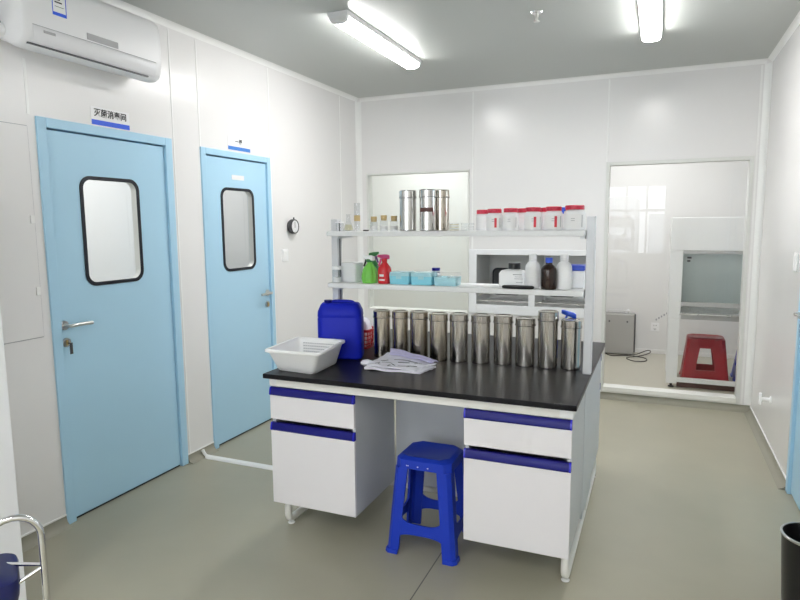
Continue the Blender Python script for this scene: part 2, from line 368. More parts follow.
# ------------------------------------------------------------------ doors
def door(n, d, wallx, out, hinge_high, label, win, note=False, key=False):
    """out=+1: faces +x (left wall); -1: faces -x (right wall)"""
    root = thing('door_%d' % n, label, 'door', (wallx, 0, 0), kind='structure')
    X = lambda a, b: (min(a * out, b * out), max(a * out, b * out))
    y0, y1, t = d['y0'] + .0005, d['y1'] - .0005, d['top'] - .0005
    a, b, c = d['ly0'], d['ly1'], d['ltop']
    mb = MB(); fx = X(-WT, 0.010)
    mb.box(*fx, y0, a, 0.001, t, 0.003).box(*fx, b, y1, 0.001, t, 0.003).box(*fx, a, b, c, t, 0.003)
    lip = X(0.0005, 0.010)
    mb.build('frame', M['blue_frame'], root)
    st = MB(); sx = X(-0.075, -0.058)
    st.box(*sx, a, a + .012, .012, c).box(*sx, b - .012, b, .012, c).box(*sx, a, b, c - .012, c)
    st.build('stop', M['gap'], root)
    th = MB(); th.box(*X(-0.09, -0.016), a, b, 0.0005, 0.0135); th.build('gap_light_block', M['gap'], root)  # added dark strip, blocks light leaking through below the leaf
    # leaf with a rounded window hole
    la, lb, lz0, lz1 = a + 0.003, b - 0.003, 0.0145, c - 0.008
    wy0, wy1, wz0, wz1 = win; cy, cz, ww, wh = (wy0 + wy1) / 2, (wz0 + wz1) / 2, wy1 - wy0, wz1 - wz0
    inner = rrect(ww - .02, wh - .02, 0.055, 8, cy, cz)
    outer = []; na = 8
    for qi, (sy_, sz_, first) in enumerate(((1, 1, 'y'), (-1, 1, 'z'), (-1, -1, 'y'), (1, -1, 'z'))):
        arc = inner[qi * (na + 1):(qi + 1) * (na + 1)]; ey, ez = (lb if sy_ > 0 else la), (lz1 if sz_ > 0 else lz0)
        for k_ in range(na + 1):
            if k_ <= na // 2:
                t_ = k_ / (na // 2)
                outer.append((ey, arc[0][1] + (ez - arc[0][1]) * t_) if first == 'y' else (arc[0][0] + (ey - arc[0][0]) * t_, ez))
            else:
                t_ = (k_ - na // 2) / (na - na // 2)
                outer.append((ey + (arc[-1][0] - ey) * t_, ez) if first == 'y' else (ey, ez + (arc[-1][1] - ez) * t_))
    f, bk = -0.008 * out, -0.056 * out
    lf = MB(); lf.ring([(0, p[0], p[1]) for p in outer], [(0, p[0], p[1]) for p in inner], (f, 0, 0), (bk, 0, 0))
    bmesh.ops.recalc_face_normals(lf.bm, faces=lf.bm.faces[:])
    leaf = lf.build('leaf', M['blue_door'], root, angle=30)
    g = MB(); o2 = rrect(ww, wh, 0.066, 8, cy, cz); i2 = rrect(ww - .040, wh - .040, 0.048, 8, cy, cz)
    g.ring([(0, p[0], p[1]) for p in o2], [(0, p[0], p[1]) for p in i2], (f + .0003 * out, 0, 0), (f + .005 * out, 0, 0))
    g.build('gasket', M['gasket'], leaf)
    rv = MB(); i3 = rrect(ww - .021, wh - .021, 0.054, 8, cy, cz); i4 = rrect(ww - .034, wh - .034, 0.048, 8, cy, cz)
    rv.ring([(0, p[0], p[1]) for p in i3], [(0, p[0], p[1]) for p in i4], (-.010 * out, 0, 0), (-.050 * out, 0, 0)).build('window_reveal', M['winframe'], leaf)
    pn = MB(); i5 = rrect(ww - .035, wh - .035, 0.047, 8, cy, cz)
    pn.loft([[(-.046 * out, p[0], p[1]) for p in i5], [(-.050 * out, p[0], p[1]) for p in i5]]).build('pane', M['pane'], leaf)
    sg = -1 if hinge_high else 1            # handle side
    hy = a + 0.024 if hinge_high else b - 0.036
    dr = 1 if hinge_high else -1            # lever points away from the jamb
    hz = 1.055 if n != 2 else 1.035
    h = MB(); x1 = f + 0.0003 * out
    h.tube([(x1, hy, hz), (x1 + .008 * out, hy, hz)], 0.024, 24)
    h.tube([(x1 + .008 * out, hy, hz), (x1 + .046 * out, hy, hz), (x1 + .052 * out, hy + dr * .012, hz), (x1 + .052 * out, hy + dr * .07, hz + .002), (x1 + .047 * out, hy + dr * .135, hz - .002)], 0.0095, 12, smooth=2)
    h.build('lever_handle', M['satin'], root)
    l = MB(); l.tube([(x1, hy + .004 * dr, hz - .09), (x1 + .009 * out, hy + .004 * dr, hz - .09)], 0.024, 24)
    lk = l.build('lock', M['satin'], root)
    l2 = MB(); l2.box(*sorted((x1 + .009 * out, x1 + .014 * out)), hy + .004 * dr - .006, hy + .004 * dr + .006, hz - .105, hz - .076, .002); l2.build('keyhole_plate', M['brass'], lk)
    if key:
        kb = MB(); kx = x1 + .014 * out
        kb.tube([(kx, hy + .006, hz - .093), (kx + .018 * out, hy + .008, hz - .093)], 0.003, 8)
        kb.box(*sorted((kx + .016 * out, kx + .019 * out)), hy, hy + .018, hz - .150, hz - .090, .004)
        kb.build('key', M['dark'], lk)
    hn = MB()
    return root
DW1 = (2.362, 2.764, 1.242, 1.832); DW2 = (3.497, 3.876, 1.235, 1.830)
door(1, D1, 0, 1, True, 'light blue door nearest the camera with black rimmed window', DW1, key=True)
r2 = door(2, D2, 0, 1, False, 'light blue door behind the bench with small white notice above its window', DW2)
door(3, D3, W, -1, False, 'blue door at the right edge of the photo', (3.36, 3.75, 1.242, 1.832))
nt_ = MB(); nt_.box(-0.0078, -0.0070, 3.628, 3.770, 1.888, 1.922); tag(nt_.build('notice', M['signwhite']), 'small blank white notice stuck on second blue door', 'notice')

# ------------------------------------------------------------------ door signs
def sign(y0, y1, z0, zb, z1, body, size, ty, tz, label, mblue):
    root = thing('door_sign', label, 'sign', (0, (y0 + y1) / 2, z0), group='signs above the blue doors')
    yc = (y0 + y1) / 2
    mb = MB(); mb.box(.0004, .0022, y0 - yc, y1 - yc, 0, z1 - z0, .0006); mb.build('plate', M['signwhite'], root)
    mb = MB(); mb.box(.0023, .0031, y0 - yc + .002, y1 - yc - .002, .003, zb - z0, .0003); mb.build('blue_bar', mblue, root)
    text_mesh(body, size, 'lettering', M['ink'], root, Matrix.Translation((.0030, ty - yc, tz - z0)) @ ONLEFT, bold=0.020)
sign(2.458, 2.718, 2.1045, 2.134, 2.203, '灭菌消毒间', 0.044, 2.587, 2.170, 'white sign with five black characters above the nearest door', M['signblue'])
sign(3.588, 3.846, 2.0935, 2.122, 2.190, '一更', 0.040, 3.712, 2.155, 'white sign with two small characters above the second door', M['signblue2'])

# ------------------------------------------------------------------ windows of the back wall
def flush_window(n, w, label, fw, sill=False, glass='pane'):
    x0, x1, z0, z1 = w
    root = thing('window_%d' % n, label, 'window', (0, D, 0), kind='structure')
    mb = MB(); e = .0006; y0, y1 = -0.008, WT + .004
    mb.box(x0 + e, x0 + fw, y0, y1, z0 + e, z1 - e, .002).box(x1 - fw, x1 - e, y0, y1, z0 + e, z1 - e, .002)
    mb.box(x0 + fw, x1 - fw, y0, y1, z1 - fw, z1 - e, .002)
    mb.build('window_frame', M['winframe'], root)
    mb = MB(); mb.box(x0 + fw, x1 - fw, y0 - (.012 if sill else 0), y1, z0 + e, z0 + fw * (1.6 if sill else 1), .004); mb.build('window_sill', M['sill'], root)
    s = fw * (1.6 if sill else 1)
    mb = MB(); mb.box(x0 + fw + e, x1 - fw - e, 0.010, 0.016, z0 + s + e, z1 - fw - e); mb.build('pane', M[glass], root)
flush_window(1, WIN1, 'flush window behind the bench shelves at back left', 0.016, glass='pane_tint')
flush_window(2, WIN2, 'tall observation window showing red stool beyond', 0.028, True)

# window behind the camera, daylight enters here
def rear_window(n, w):
    x0, x1, z0, z1 = w
    root = thing('window_%d' % n, 'white mullioned daylight window behind the camera', 'window', (0, REAR, 0), kind='structure')
    mb = MB(); f = .05; e = .0006; ya, yb = -WT, 0.005
    mb.box(x0 + e, x0 + f, ya, yb, z0 + e, z1 - e, .003).box(x1 - f, x1 - e, ya, yb, z0 + e, z1 - e, .003).box(x0 + f, x1 - f, ya, yb, z1 - f, z1 - e, .003).box(x0 + f, x1 - f, ya, yb, z0 + e, z0 + f, .003)
    n_ = 6
    for i in range(1, n_):
        xc = x0 + (x1 - x0) * i / n_; mb.box(xc - .018, xc + .018, ya + .02, yb - .01, z0 + f, z1 - f)
    mb.box(x0 + f, x1 - f, ya + .02, yb - .01, 1.78, 1.83)
    mb.build('window_frame', M['trim'], root)
    mb = MB(); mb.box(x0 + f + e, x1 - f - e, -0.062, -0.057, z0 + f + e, z1 - f - e); mb.build('pane', M['pane'], root)
rear_window(3, RWIN[0])
mb = MB(); mb.box(-6, 1.9, -22, -16, -4, 2.6).box(2.4, 9, -26, -18, -4, 1.9); tag(mb.build('distant_building', M['sky_wall']), 'pale building outside the daylight window', 'building')
bpy.data.objects['distant_building']['kind'] = 'structure'

# ------------------------------------------------------------------ rooms seen through glass
X2 = 4.5; D_B = 7.80
mb = MB(); mb.box(1.22, X2, D + WT + .001, D_B, -0.06, 0.0).box(-1.46, 1.18, D + WT + .001, D_B, -.06, 0); structure(mb.build('floor_beyond', M['floor_in']), 'beige vinyl floor of the room beyond the glass', 'floor')
mb = MB(); mb.box(1.22, X2, D_B, D_B + .08, 0, H).box(X2, X2 + .08, D + WT + .001, D_B + .08, 0, H).box(1.185, 1.215, D + WT + .001, D_B + .08, 0, H); structure(mb.build('wall_beyond', M['side']), 'white wall of the room behind the observation window', 'wall')
mb = MB(); mb.box(-1.4, 1.18, 7.3, 7.36, 0, H).box(-1.46, -1.4, D + WT + .001, 7.3, 0, H); structure(mb.build('wall_far', M['sidegreen']), 'grey green wall seen through the left window', 'wall')
mb = MB(); mb.box(-1.5, X2 + .1, D + WT + .001, D_B + .1, H, H + .06); structure(mb.build('ceiling_beyond', M['side']), 'white ceiling of the rooms beyond the glass', 'ceiling')
mb = MB(); mb.box(1.22, X2, D_B - .012, D_B - .0005, 0.0005, 0.05, .003); structure(mb.build('baseboard_beyond', M['trim']), 'white skirting of the room behind the observation window', 'baseboard')
mb = MB(); mb.box(-1.9, -WT - .001, 1.5, 4.5, -.06, 0); structure(mb.build('floor_side', M['floor_in']), 'floor of the rooms behind the blue doors', 'floor')
mb = MB(); mb.box(-1.98, -1.9, 1.5, 4.5, 0, H).box(-1.9, -WT - .001, 1.42, 1.5, 0, H).box(-1.9, -WT - .001, 4.5, 4.58, 0, H).box(-1.9, -WT - .001, 3.14, 3.20, 0, H)
structure(mb.build('wall_side', M['side']), 'white walls of the rooms behind the blue doors', 'wall')
mb = MB(); mb.box(-1.98, -WT - .001, 1.42, 4.58, H, H + .06); structure(mb.build('ceiling_side', M['side']), 'ceiling of the rooms behind the blue doors', 'ceiling')

# ------------------------------------------------------------------ pass-through hatch (two bays)
def hatch():
    x0, x1, z0, z1 = HATCH; root = thing('pass_box', 'white framed two bay steel pass box behind shelf', 'pass box', (0, D, 0))
    f = .072; fb = .085; xm0, xm1 = 1.735, 1.793
    mb = MB()
    mb.box(x0, x0 + f, -.018, -.0005, z0, z1, .003).box(x1 - f + .02, x1, -.018, -.0005, z0, z1, .003)
    mb.box(x0 + f, x1 - f + .02, -.018, -.0005, z1 - .05, z1, .003).box(x0 + f, x1 - f + .02, -.018, -.0005, z0, z0 + fb, .003).box(xm0, xm1, -.018, -.0005, z0 + fb, z1 - .05, .003)
    mb.build('front_frame', M['cabwhite'], root)
    for a, b in ((x0 + f, xm0), (xm1, x1 - f + .02)):
        li = MB(); za, zb, dp = z0 + fb, z1 - .05, .48
        li.box(a - .003, a, .0005, dp, za, zb).box(b, b + .003, .0005, dp, za, zb).box(a - .003, b + .003, .0005, dp, zb, zb + .003).box(a - .003, b + .003, .0005, dp, za - .003, za).box(a - .003, b + .003, dp, dp + .003, za - .003, zb + .003)
        bay = li.build('steel_bay', M['hatchsteel'], root)
        yb = dp - .001; cx_, cz_ = (a + b) / 2 - .06, (za + zb) / 2 - .055
        dr = MB(); dr.box(a + .03, b - .01, yb - .03, yb, za + .02, zb - .02, .004); dr.build('inner_door', M['hatchdoor'], bay)
        w_, h_ = (b - a) * .60, (zb - za) * .58
        gk = MB(); o2, i2 = rrect(w_, h_, .05, 6, cx_, cz_), rrect(w_ - .03, h_ - .03, .04, 6, cx_, cz_)
        gk.ring([(p[0], yb - .0305, p[1]) for p in o2], [(p[0], yb - .0305, p[1]) for p in i2], (0, 0, 0), (0, -.006, 0)).build('gasket', M['gasket'], bay)
        gp = MB(); gp.loft([[(p[0], yb - .0305, p[1]) for p in i2], [(p[0], yb - .033, p[1]) for p in i2]]).build('dark_pane', M['dark'], bay)
        rl = MB(); rl.cyl((a + .002, .03, za + .03), (b - .002, .03, za + .03), .006); rl.build('rail', M['satin'], bay)
    lt = MB(); lt.tube([(x0 + f + .02, .03, z0 + fb + .08), (x0 + f + .05, .025, z0 + fb + .10), (x0 + f + .07, .025, z0 + fb + .13)], .008, 8, 1); lt.build('latch', M['chrome'], root)
hatch()

# ------------------------------------------------------------------ ceiling lights, sprinkler, air conditioner
def batten(x, y, L, label):
    root = thing('ceiling_light', label, 'ceiling light', (x, y, H), group='batten ceiling lights')
    w = .066
    prof = [(-w, -.0005), (w, -.0005), (w, -.020), (w * .93, -.028), (-w * .93, -.028), (-w, -.020)]
    mb = MB(); mb.loft([[(p[0], -L / 2, p[1]) for p in prof], [(p[0], L / 2, p[1]) for p in prof]]); mb.build('housing', M['fixture'], root)
    wp = w * .86; dp = [(-wp, -.0285), (wp, -.0285), (wp, -.042), (wp * .8, -.056), (wp * .4, -.062), (-wp * .4, -.062), (-wp * .8, -.056), (-wp, -.042)]
    mb = MB(); mb.loft([[(p[0], -L / 2 + .03, p[1]) for p in dp], [(p[0], L / 2 - .03, p[1]) for p in dp]]); mb.build('diffuser', M['diffuser'], root)
    for s in (-1, 1):
        c = MB(); ya, yb = s * (L / 2 - .029), s * (L / 2)
        ep = [(-w * .93, -.0285), (w * .93, -.0285), (w * .9, -.046), (w * .72, -.060), (w * .36, -.066), (-w * .36, -.066), (-w * .72, -.060), (-w * .9, -.046)]
        e2 = [(p[0] * .92, -.0285 + (p[1] + .0285) * .75) for p in ep]
        c.loft([[(p[0], ya, p[1]) for p in ep], [(p[0], yb, p[1]) for p in e2]]); c.build('end_cap', M['fixture'], root)
    return root
batten(1.035, 3.925, 1.21, 'lit batten ceiling light above the left side of bench')
batten(2.722, 3.925, 1.21, 'lit batten ceiling light running off the top edge')
batten(1.035, -0.45, 1.25, 'lit batten ceiling light on the left behind the camera')
batten(2.722, -0.45, 1.25, 'lit batten ceiling light above and behind the camera')

sp = thing('sprinkler', 'small chrome ceiling sprinkler between the two lights', 'sprinkler', (2.10, 3.82, H))
mb = MB(); mb.lathe([(0, -.0005), (.036, -.0005), (.034, -.006), (.012, -.010), (0, -.010)], seg=24); mb.build('rosette', M['chrome'], sp)
mb = MB(); mb.lathe([(0, -.0102), (.011, -.0102), (.011, -.030), (.006, -.032), (.005, -.048), (0, -.048)], seg=16).lathe([(0, -.052), (.018, -.052), (.018, -.055), (0, -.055)], seg=20).box(-.010, -.006, -.002, .002, -.053, -.030).box(.006, .010, -.002, .002, -.053, -.030); mb.build('head', M['satin'], sp)

ac = thing('air_conditioner', 'white split air conditioner high on the left wall', 'air conditioner', (0, 0, 0))
ay0, ay1 = 1.958, 2.790
prof = [(.001, 2.700), (.120, 2.702), (.160, 2.698), (.186, 2.682), (.198, 2.650), (.203, 2.60), (.205, 2.54), (.203, 2.46), (.196, 2.41), (.182, 2.380), (.155, 2.366), (.120, 2.368), (.070, 2.392), (.001, 2.418)]
mb = MB(); cxp, czp = .10, 2.55
def shr(p, s): return (max(.001, cxp + (p[0] - cxp) * s), czp + (p[1] - czp) * s)
mb.loft([[(p[0], y, p[1]) for p in [shr(q, s) for q in prof]] for y, s in ((ay0, .90), (ay0 + .006, .955), (ay0 + .018, .99), (ay0 + .035, 1), (ay1 - .045, 1), (ay1 - .02, .985), (ay1 - .007, .95), (ay1, .88))])
mb.build('body', M['acwhite'], ac, angle=50)
fl = [(.2048, 2.462), (.2068, 2.458), (.2045, 2.43), (.2005, 2.405), (.191, 2.388), (.1885, 2.389), (.1975, 2.409), (.2022, 2.432)]
mb = MB(); mb.loft([[(p[0], 2.005, p[1]) for p in fl], [(p[0], 2.735, p[1]) for p in fl]]); mb.build('flap', M['acflap'], ac)
mb = MB(); mb.box(.2030, .2062, 2.005, 2.735, 2.4625, 2.4650); mb.build('flap_seam', M['grey'], ac)
mb = MB(); mb.box(.178, .1905, 1.985, 2.690, 2.3785, 2.3845); mb.build('outlet_slot', M['dark'], ac)
mb = MB(); mb.box(.2035, .2062, 2.290, 2.478, 2.472, 2.503, .0008); mb.build('display', M['grey'], ac)
mb = MB(); mb.box(.2060, .2078, 2.055, 2.115, 2.438, 2.450, .0005); mb.build('emblem', M['grey'], ac, label='small pale grey emblem')
mb = MB(); mb.box(.199, .2064, 2.108, 2.182, 2.535, 2.655, .0003); stk = mb.build('energy_sticker', M['label'], ac, label='white energy sticker with blue edges')
mb = MB(); mb.box(.2065, .2068, 2.108, 2.182, 2.535, 2.550).box(.2065, .2068, 2.108, 2.112, 2.550, 2.655).box(.2065, .2068, 2.178, 2.182, 2.550, 2.655); mb.build('blue_edge', M['signblue'], stk)
mb = MB(); mb.box(.2066, .2069, 2.122, 2.150, 2.605, 2.612).box(.2066, .2069, 2.122, 2.160, 2.592, 2.598).box(.2066, .2069, 2.128, 2.168, 2.618, 2.622).box(.2066, .2069, 2.122, 2.17, 2.575, 2.577); mb.build('print', M['ink'], stk)
mb = MB(); mb.box(.2067, .2070, 2.124, 2.140, 2.625, 2.640); mb.build('print_block', M['yellowish'], stk)
pi = MB(); pi.tube([(.06, 1.955, 2.44), (.06, 1.90, 2.435), (.055, 1.80, 2.43), (.050, 1.2, 2.40)], .032, 16, 2); pp = tag(pi.build('insulated_pipe', M['label']), 'white wrapped pipe leaving left end of air conditioner', 'pipe')
pb = MB(); pb.tube([(.06, 1.950, 2.474), (.06, 1.90, 2.470)], .012, 16); pb.build('black_end_wrap', M['black'], pp)

# ------------------------------------------------------------------ things on the walls
def wall_plate(x, y, z, w, h, label, name='light_switch', cat='switch', out=1, axis='x'):
    root = thing(name, label, cat, (x, y, z)); t = .009
    if axis == 'x': a = sorted((.0003 * out, t * out)); b = sorted((t * out + .0002 * out, t * out + .004 * out))
    mb = MB()
    if axis == 'x': mb.box(*a, -w / 2, w / 2, -h / 2, h / 2, .003)
    else: mb.box(-w / 2, w / 2, -t, -.0003, -h / 2, h / 2, .003)
    mb.build('plate', M['whiteplas'], root)
    mb = MB()
    if name == 'light_switch': mb.box(*b, -w * .34, w * .34, -h * .34, h * .34, .0015); mb.build('rocker', M['whiteplas'], root)
    else:
        if axis == 'y':
            for dx, dz in ((-.012, .02), (.012, .02), (-.01, -.02), (.01, -.02), (0, -.03)): mb.box(dx - .003, dx + .003, -t - .001, -t - .0002, dz - .006, dz + .006)
        mb.build('socket_holes', M['dark'], root)
wall_plate(0, 4.257, 1.318, .086, .100, 'white switch plate on left wall below the round gauge')
wall_plate(W, 4.190, 1.325, .086, .11, 'white switch plate at the right edge above the blue door handle', out=-1)
g = thing('pressure_gauge', 'round black rimmed gauge on left wall beside second door', 'gauge', (0, 4.355, 1.550))
TX = Matrix(((0, 0, 1, 0), (1, 0, 0, 0), (0, 1, 0, 0), (0, 0, 0, 1)))
mb = MB(); mb.lathe([(0, .0003), (.050, .0003), (.052, .010), (.060, .016), (.060, .044), (.057, .050), (.053, .050), (.052, .044), (0, .044)], seg=36, mtx=TX); mb.build('housing', M['dark'], g)
mb = MB(); mb.lathe([(0, .0442), (.0495, .0442), (.0495, .046), (0, .046)], seg=36, mtx=TX); mb.build('dial', M['signwhite'], g)
mb = MB(); mb.box(.0462, .0470, -.003, .003, -.012, .038); mb.build('needle', M['black'], g)
mb = MB(); mb.lathe([(0, .0495), (.0498, .0495), (.0498, .0515), (0, .0515)], seg=36, mtx=TX); mb.build('lens', M['pane'], g)
mb = MB(); mb.cyl((.03, .01, .058), (.03, .01, .075), .006); mb.build('fitting', M['dark'], g)
ap = thing('access_panel', 'flush white access panel left of the nearest blue door', 'access panel', (0, 0, 0), kind='structure')
mb = MB(); mb.box(.0003, .0060, 1.30, 2.086, 1.020, 2.045, .0015); mb.build('cover', M['wall'], ap)
mb = MB(); mb.box(.0004, .0030, 2.0865, 2.0885, 1.020, 2.045).box(.0004, .0030, 1.30, 2.086, 1.0165, 1.0195).box(.0004, .003, 1.30, 2.086, 2.0455, 2.048); mb.build('shadow_gap', M['print'], ap)
for zz in (1.25, 1.60):
    mb = MB(); mb.box(.0062, .012, 2.062, 2.083, zz - .02, zz + .02, .002); mb.build('catch', M['trim'], ap)
dst = thing('door_stop', 'white door stop low on the right wall', 'door stop', (W, 4.710, .355))
mb = MB(); mb.lathe([(0, .0003), (.024, .0003), (.022, .006), (.012, .008), (.012, .055), (0, .055)], seg=20, mtx=Matrix(((0, 0, -1, 0), (1, 0, 0, 0), (0, 1, 0, 0), (0, 0, 0, 1)))); mb.build('post', M['whiteplas'], dst)
mb = MB(); mb.box(-.072, -.0555, -.014, .014, -.042, .042, .006); mb.build('buffer', M['whiteplas'], dst)

# cable cover across the floor from wall to bench
mb = MB(); hp = [(-.022, .0005), (.022, .0005), (.017, .013), (.008, .019), (-.008, .019), (-.017, .013)]
mb.loft([[(x, 3.166 + p[0], p[1]) for p in hp] for x in (.050, 1.060)])
mb.tube([(.062, 3.166, .011), (.045, 3.166, .014), (.0285, 3.166, .028), (.0165, 3.166, .052)], .0105, 10, 1)
tag(mb.build('cable_cover', M['trim']), 'white cable cover running across floor from wall to bench', 'cable cover')

# ------------------------------------------------------------------ tall white cabinet, chrome chair, bin at the edges
wc = thing('tall_cabinet', 'tall white cabinet at the left edge of the photo', 'cabinet', (0, 0, 0))
mb = MB(); mb.box(.050, .500, .62, 1.543, .03, 1.85, .003); mb.build('body', M['cabwhite'], wc)
mb = MB(); mb.box(.06, .48, .64, 1.52, .0005, .03); mb.build('plinth', M['grey'], wc)
for ya, yb in ((.625, 1.080), (1.084, 1.538)):
    mb = MB(); mb.box(.5005, .518, ya, yb, .035, 1.845, .002); d_ = mb.build('door', M['cabwhite'], wc)
    hy = yb - .03 if ya < 1 else ya + .03
    mb = MB(); mb.tube([(.5182, hy, .95), (.542, hy, .95), (.542, hy, 1.07), (.5182, hy, 1.07)], .005, 8, 1); mb.build('handle', M['satin'], d_)

ch = thing('chrome_chair', 'chrome tube chair with navy blue seat at lower left', 'chair', (1.077, 1.137, 0), 56.5)
def arch(xo):
    r_, ht = .074, .705; pts = [(xo + r_, 0, 0.002), (xo + r_, 0, ht - r_)] + [(xo + r_ * math.cos(R(a)), 0, ht - r_ + r_ * math.sin(R(a))) for a in range(15, 180, 15)] + [(xo - r_, 0, ht - r_), (xo - r_, 0, .002)]
    m_ = MB(); m_.tube(pts, .0100, 12); return m_
arch(0).build('arm_frame', M['chrome'], ch); arch(-.36).build('arm_frame', M['chrome'], ch)
for pa, pb in (((.074, 0, .535), (-.05, .15, .505)), ((.074, 0, .530), (-.05, .02, .465)), ((-.434, 0, .535), (-.25, .15, .505)), ((-.434, 0, .53), (-.25, .02, .465))):
    mb = MB(); mb.cyl(pa, pb, .006); mb.build('seat_rail', M['chrome'], ch)
mb = MB(); ll = []
for z, i in ((.415, .030), (.428, .012), (.455, .004), (.500, .0), (.512, .004), (.518, .014)):
    ll.append([(p[0] - .140, p[1] + .085, z) for p in rrect(.300, .23, .05, 6, inset=i)])
mb.loft(ll); mb.build('seat', M['seatnavy'], ch)

bn = thing('waste_bin', 'black waste bin at the lower right edge', 'bin', (3.432, 2.74, 0))
mb = MB(); mb.lathe([(0, .001), (.088, .001), (.092, .010), (.110, 0.3170), (.112, 0.3220), (.106, 0.3220), (.104, 0.3140), (.087, .014), (0, .012)], seg=40); mb.build('body', M['black'], bn)
mb = MB(); mb.lathe([(.1125, 0.3160), (.1145, 0.3190), (.1145, 0.3240), (.112, 0.3260), (.1055, 0.3260), (.1055, 0.3232), (.1122, 0.3232), (.1125, 0.3160)], seg=40); mb.build('rim', M['satin'], bn)

# ------------------------------------------------------------------ island bench
BH = .83; BX0, BX1, BY0, BY1 = 1.028, 2.542, 2.474, 3.895
mb = MB(); mb.box(BX0, BX1, BY0, BY1, BH - .024, BH, .004, 3); tag(mb.build('worktop', M['worktop']), 'black worktop of the island bench', 'worktop')
bf = thing('bench_frame', 'cream steel frame with sled feet under black worktop', 'bench frame', (0, 0, 0))
mb = MB(); z1 = BH - .0245; z0 = .762
mb.box(1.046, 2.524, 2.508, 2.532, z0, z1, .002).box(1.046, 2.524, 3.838, 3.862, z0, z1, .002).box(1.046, 1.070, 2.532, 3.838, z0, z1, .002).box(2.500, 2.524, 2.532, 3.838, z0, z1, .002)
mb.build('apron', M['apron'], bf)
for xa, xb in ((2.470, 2.5265), (1.0435, 1.085)):
    mb = MB(); mb.box(xa, xb, 2.5065, 2.5335, z0 + .004, z1 - .004, .002); mb.build('corner_cap', M['rack'], bf)
mb = MB(); mb.box(1.522, 2.058, 3.000, 3.016, .135, z0 - .001, .001); mb.build('knee_panel', M['bench_side'], bf)
for xa, xb, yb in ((2.506, 2.522, 3.405), (1.052, 1.068, 3.84)):
    mb = MB(); mb.box(xa, xb, 2.998, yb, .10, z0 - .001, .001); mb.build('side_panel', M['bench_side'], bf)
mb = MB(); mb.box(1.07, 2.50, 3.02, 3.06, .095, .130, .003); mb.build('cross_rail', M['apron'], bf)
for sx in (1.088, 2.500):
    mb = MB()
    pts = [(sx, 2.620, .1305), (sx, 2.592, .124), (sx, 2.575, .105), (sx, 2.572, .060), (sx, 2.585, .034), (sx, 2.62, .026), (sx, 3.20, .026), (sx, 3.77, .026), (sx, 3.805, .034), (sx, 3.818, .060), (sx, 3.815, .105), (sx, 3.798, .124), (sx, 3.770, .1305)]
    mb.tube(pts, .0185, 12, 1)
    mb.cyl((sx, 3.25, .035), (sx, 3.25, .76), .02, 12)
    sl = mb.build('sled_leg', M['apron'], bf)
    for yy in (2.60, 3.79):
        mb = MB(); mb.lathe([(0, .0005), (.017, .0005), (.019, .004), (.014, .0085), (0, .0085)], (sx, yy, 0), 20); mb.build('foot', M['rack'], sl)

def cabinet(x0, x1, label, y0=2.504, dep=.486, flip=False):
    w = x1 - x0; root = thing('drawer_cabinet', label, 'cabinet', ((x0 + x1) / 2, y0 if not flip else y0, 0), 180 if flip else 0, group='drawer cabinets of the island bench')
    h = w / 2
    mb = MB(); mb.box(-h + .001, -h + .018, .019, dep, .150, .760, .001).box(h - .018, h - .001, .019, dep, .150, .760, .001).box(-h + .018, h - .018, .019, dep, .150, .166).box(-h + .018, h - .018, .019, dep, .745, .760).box(-h + .018, h - .018, dep - .012, dep, .166, .745)
    mb.build('carcass', M['bench_side'], root)
    for nm, za, zb in (('drawer', .594, .716), ('door', .152, .534)):
        m2 = MB(); m2.box(-h, h, 0, .018, za, zb, .0015); pr_ = m2.build(nm, M['bench_white'], root)
        s0, s1 = zb + .001, zb + .0405
        m3 = MB(); q = [(.018, s0), (-.002, s0), (-.006, s0 + .006), (-.004, s0 + .022), (.001, s1 - .003), (.004, s1), (.018, s1)]
        m3.loft([[(-h + .008, a, b) for a, b in q], [(h - .008, a, b) for a, b in q]]); hs = m3.build('handle_strip', M['navy'], pr_)
        for s in (-1, 1): m4 = MB(); m4.loft([[(s * (h - .0078), a - .0006, b) for a, b in q], [(s * (h + .0005), a - .0006, b) for a, b in q]]); m4.build('end_cap', M['navy_end'], hs)
    return root
cabinet(1.047, 1.519, 'white two drawer cabinet below basket, left of blue stool')
cabinet(2.061, 2.522, 'white two drawer cabinet at the front right of bench, right of blue stool')
cabinet(2.061, 2.522, 'rear cabinet on the far side of the bench', y0=3.894, flip=True)

# ------------------------------------------------------------------ reagent rack
rk = thing('reagent_rack', 'grey two tier shelf rack standing on the black worktop', 'rack', (0, 0, 0))
for xa, xb in ((1.130, 1.168), (2.520, 2.558)):
    mb = MB(); xb_ = min(xb, 2.5415) if False else xb
    if xa < 2: mb.box(xa, xb, 3.020, 3.075, BH + .0005, 1.592, .003)
    else: mb.box(xa - .017, xb - .017, 3.020, 3.075, BH + .0005, 1.592, .003)
    po = mb.build('post', M['rackpost'], rk)
    xi = xb if xa < 2 else xa - .017
    mb = MB(); s = 1 if xa < 2 else -1
    mb.box(*sorted((xi + .0002 * s, xi + .0012 * s)), 3.041, 3.054, BH + .02, 1.58); mb.build('slot', M['dark'], po)
def shelf(z1, zt):
    mb = MB(); mb.box(1.1365, 2.501, 2.955, 3.0175, z1 - zt, z1, .003).box(1.171, 2.501, 3.0175, 3.185, z1 - zt, z1, .003); s = mb.build('shelf', M['rack'], rk)
    return s
S1, S2 = 1.526, 1.243
shelf(S1, .027); shelf(S2, .027)
for z in (S1 - .028, S2 - .028):
    for xa in (1.1695, 2.478):
        mb = MB(); mb.box(xa, xa + .022, 2.99, 3.17, z - .012, z - .0002, .002); mb.build('bracket', M['rackpost'], rk)

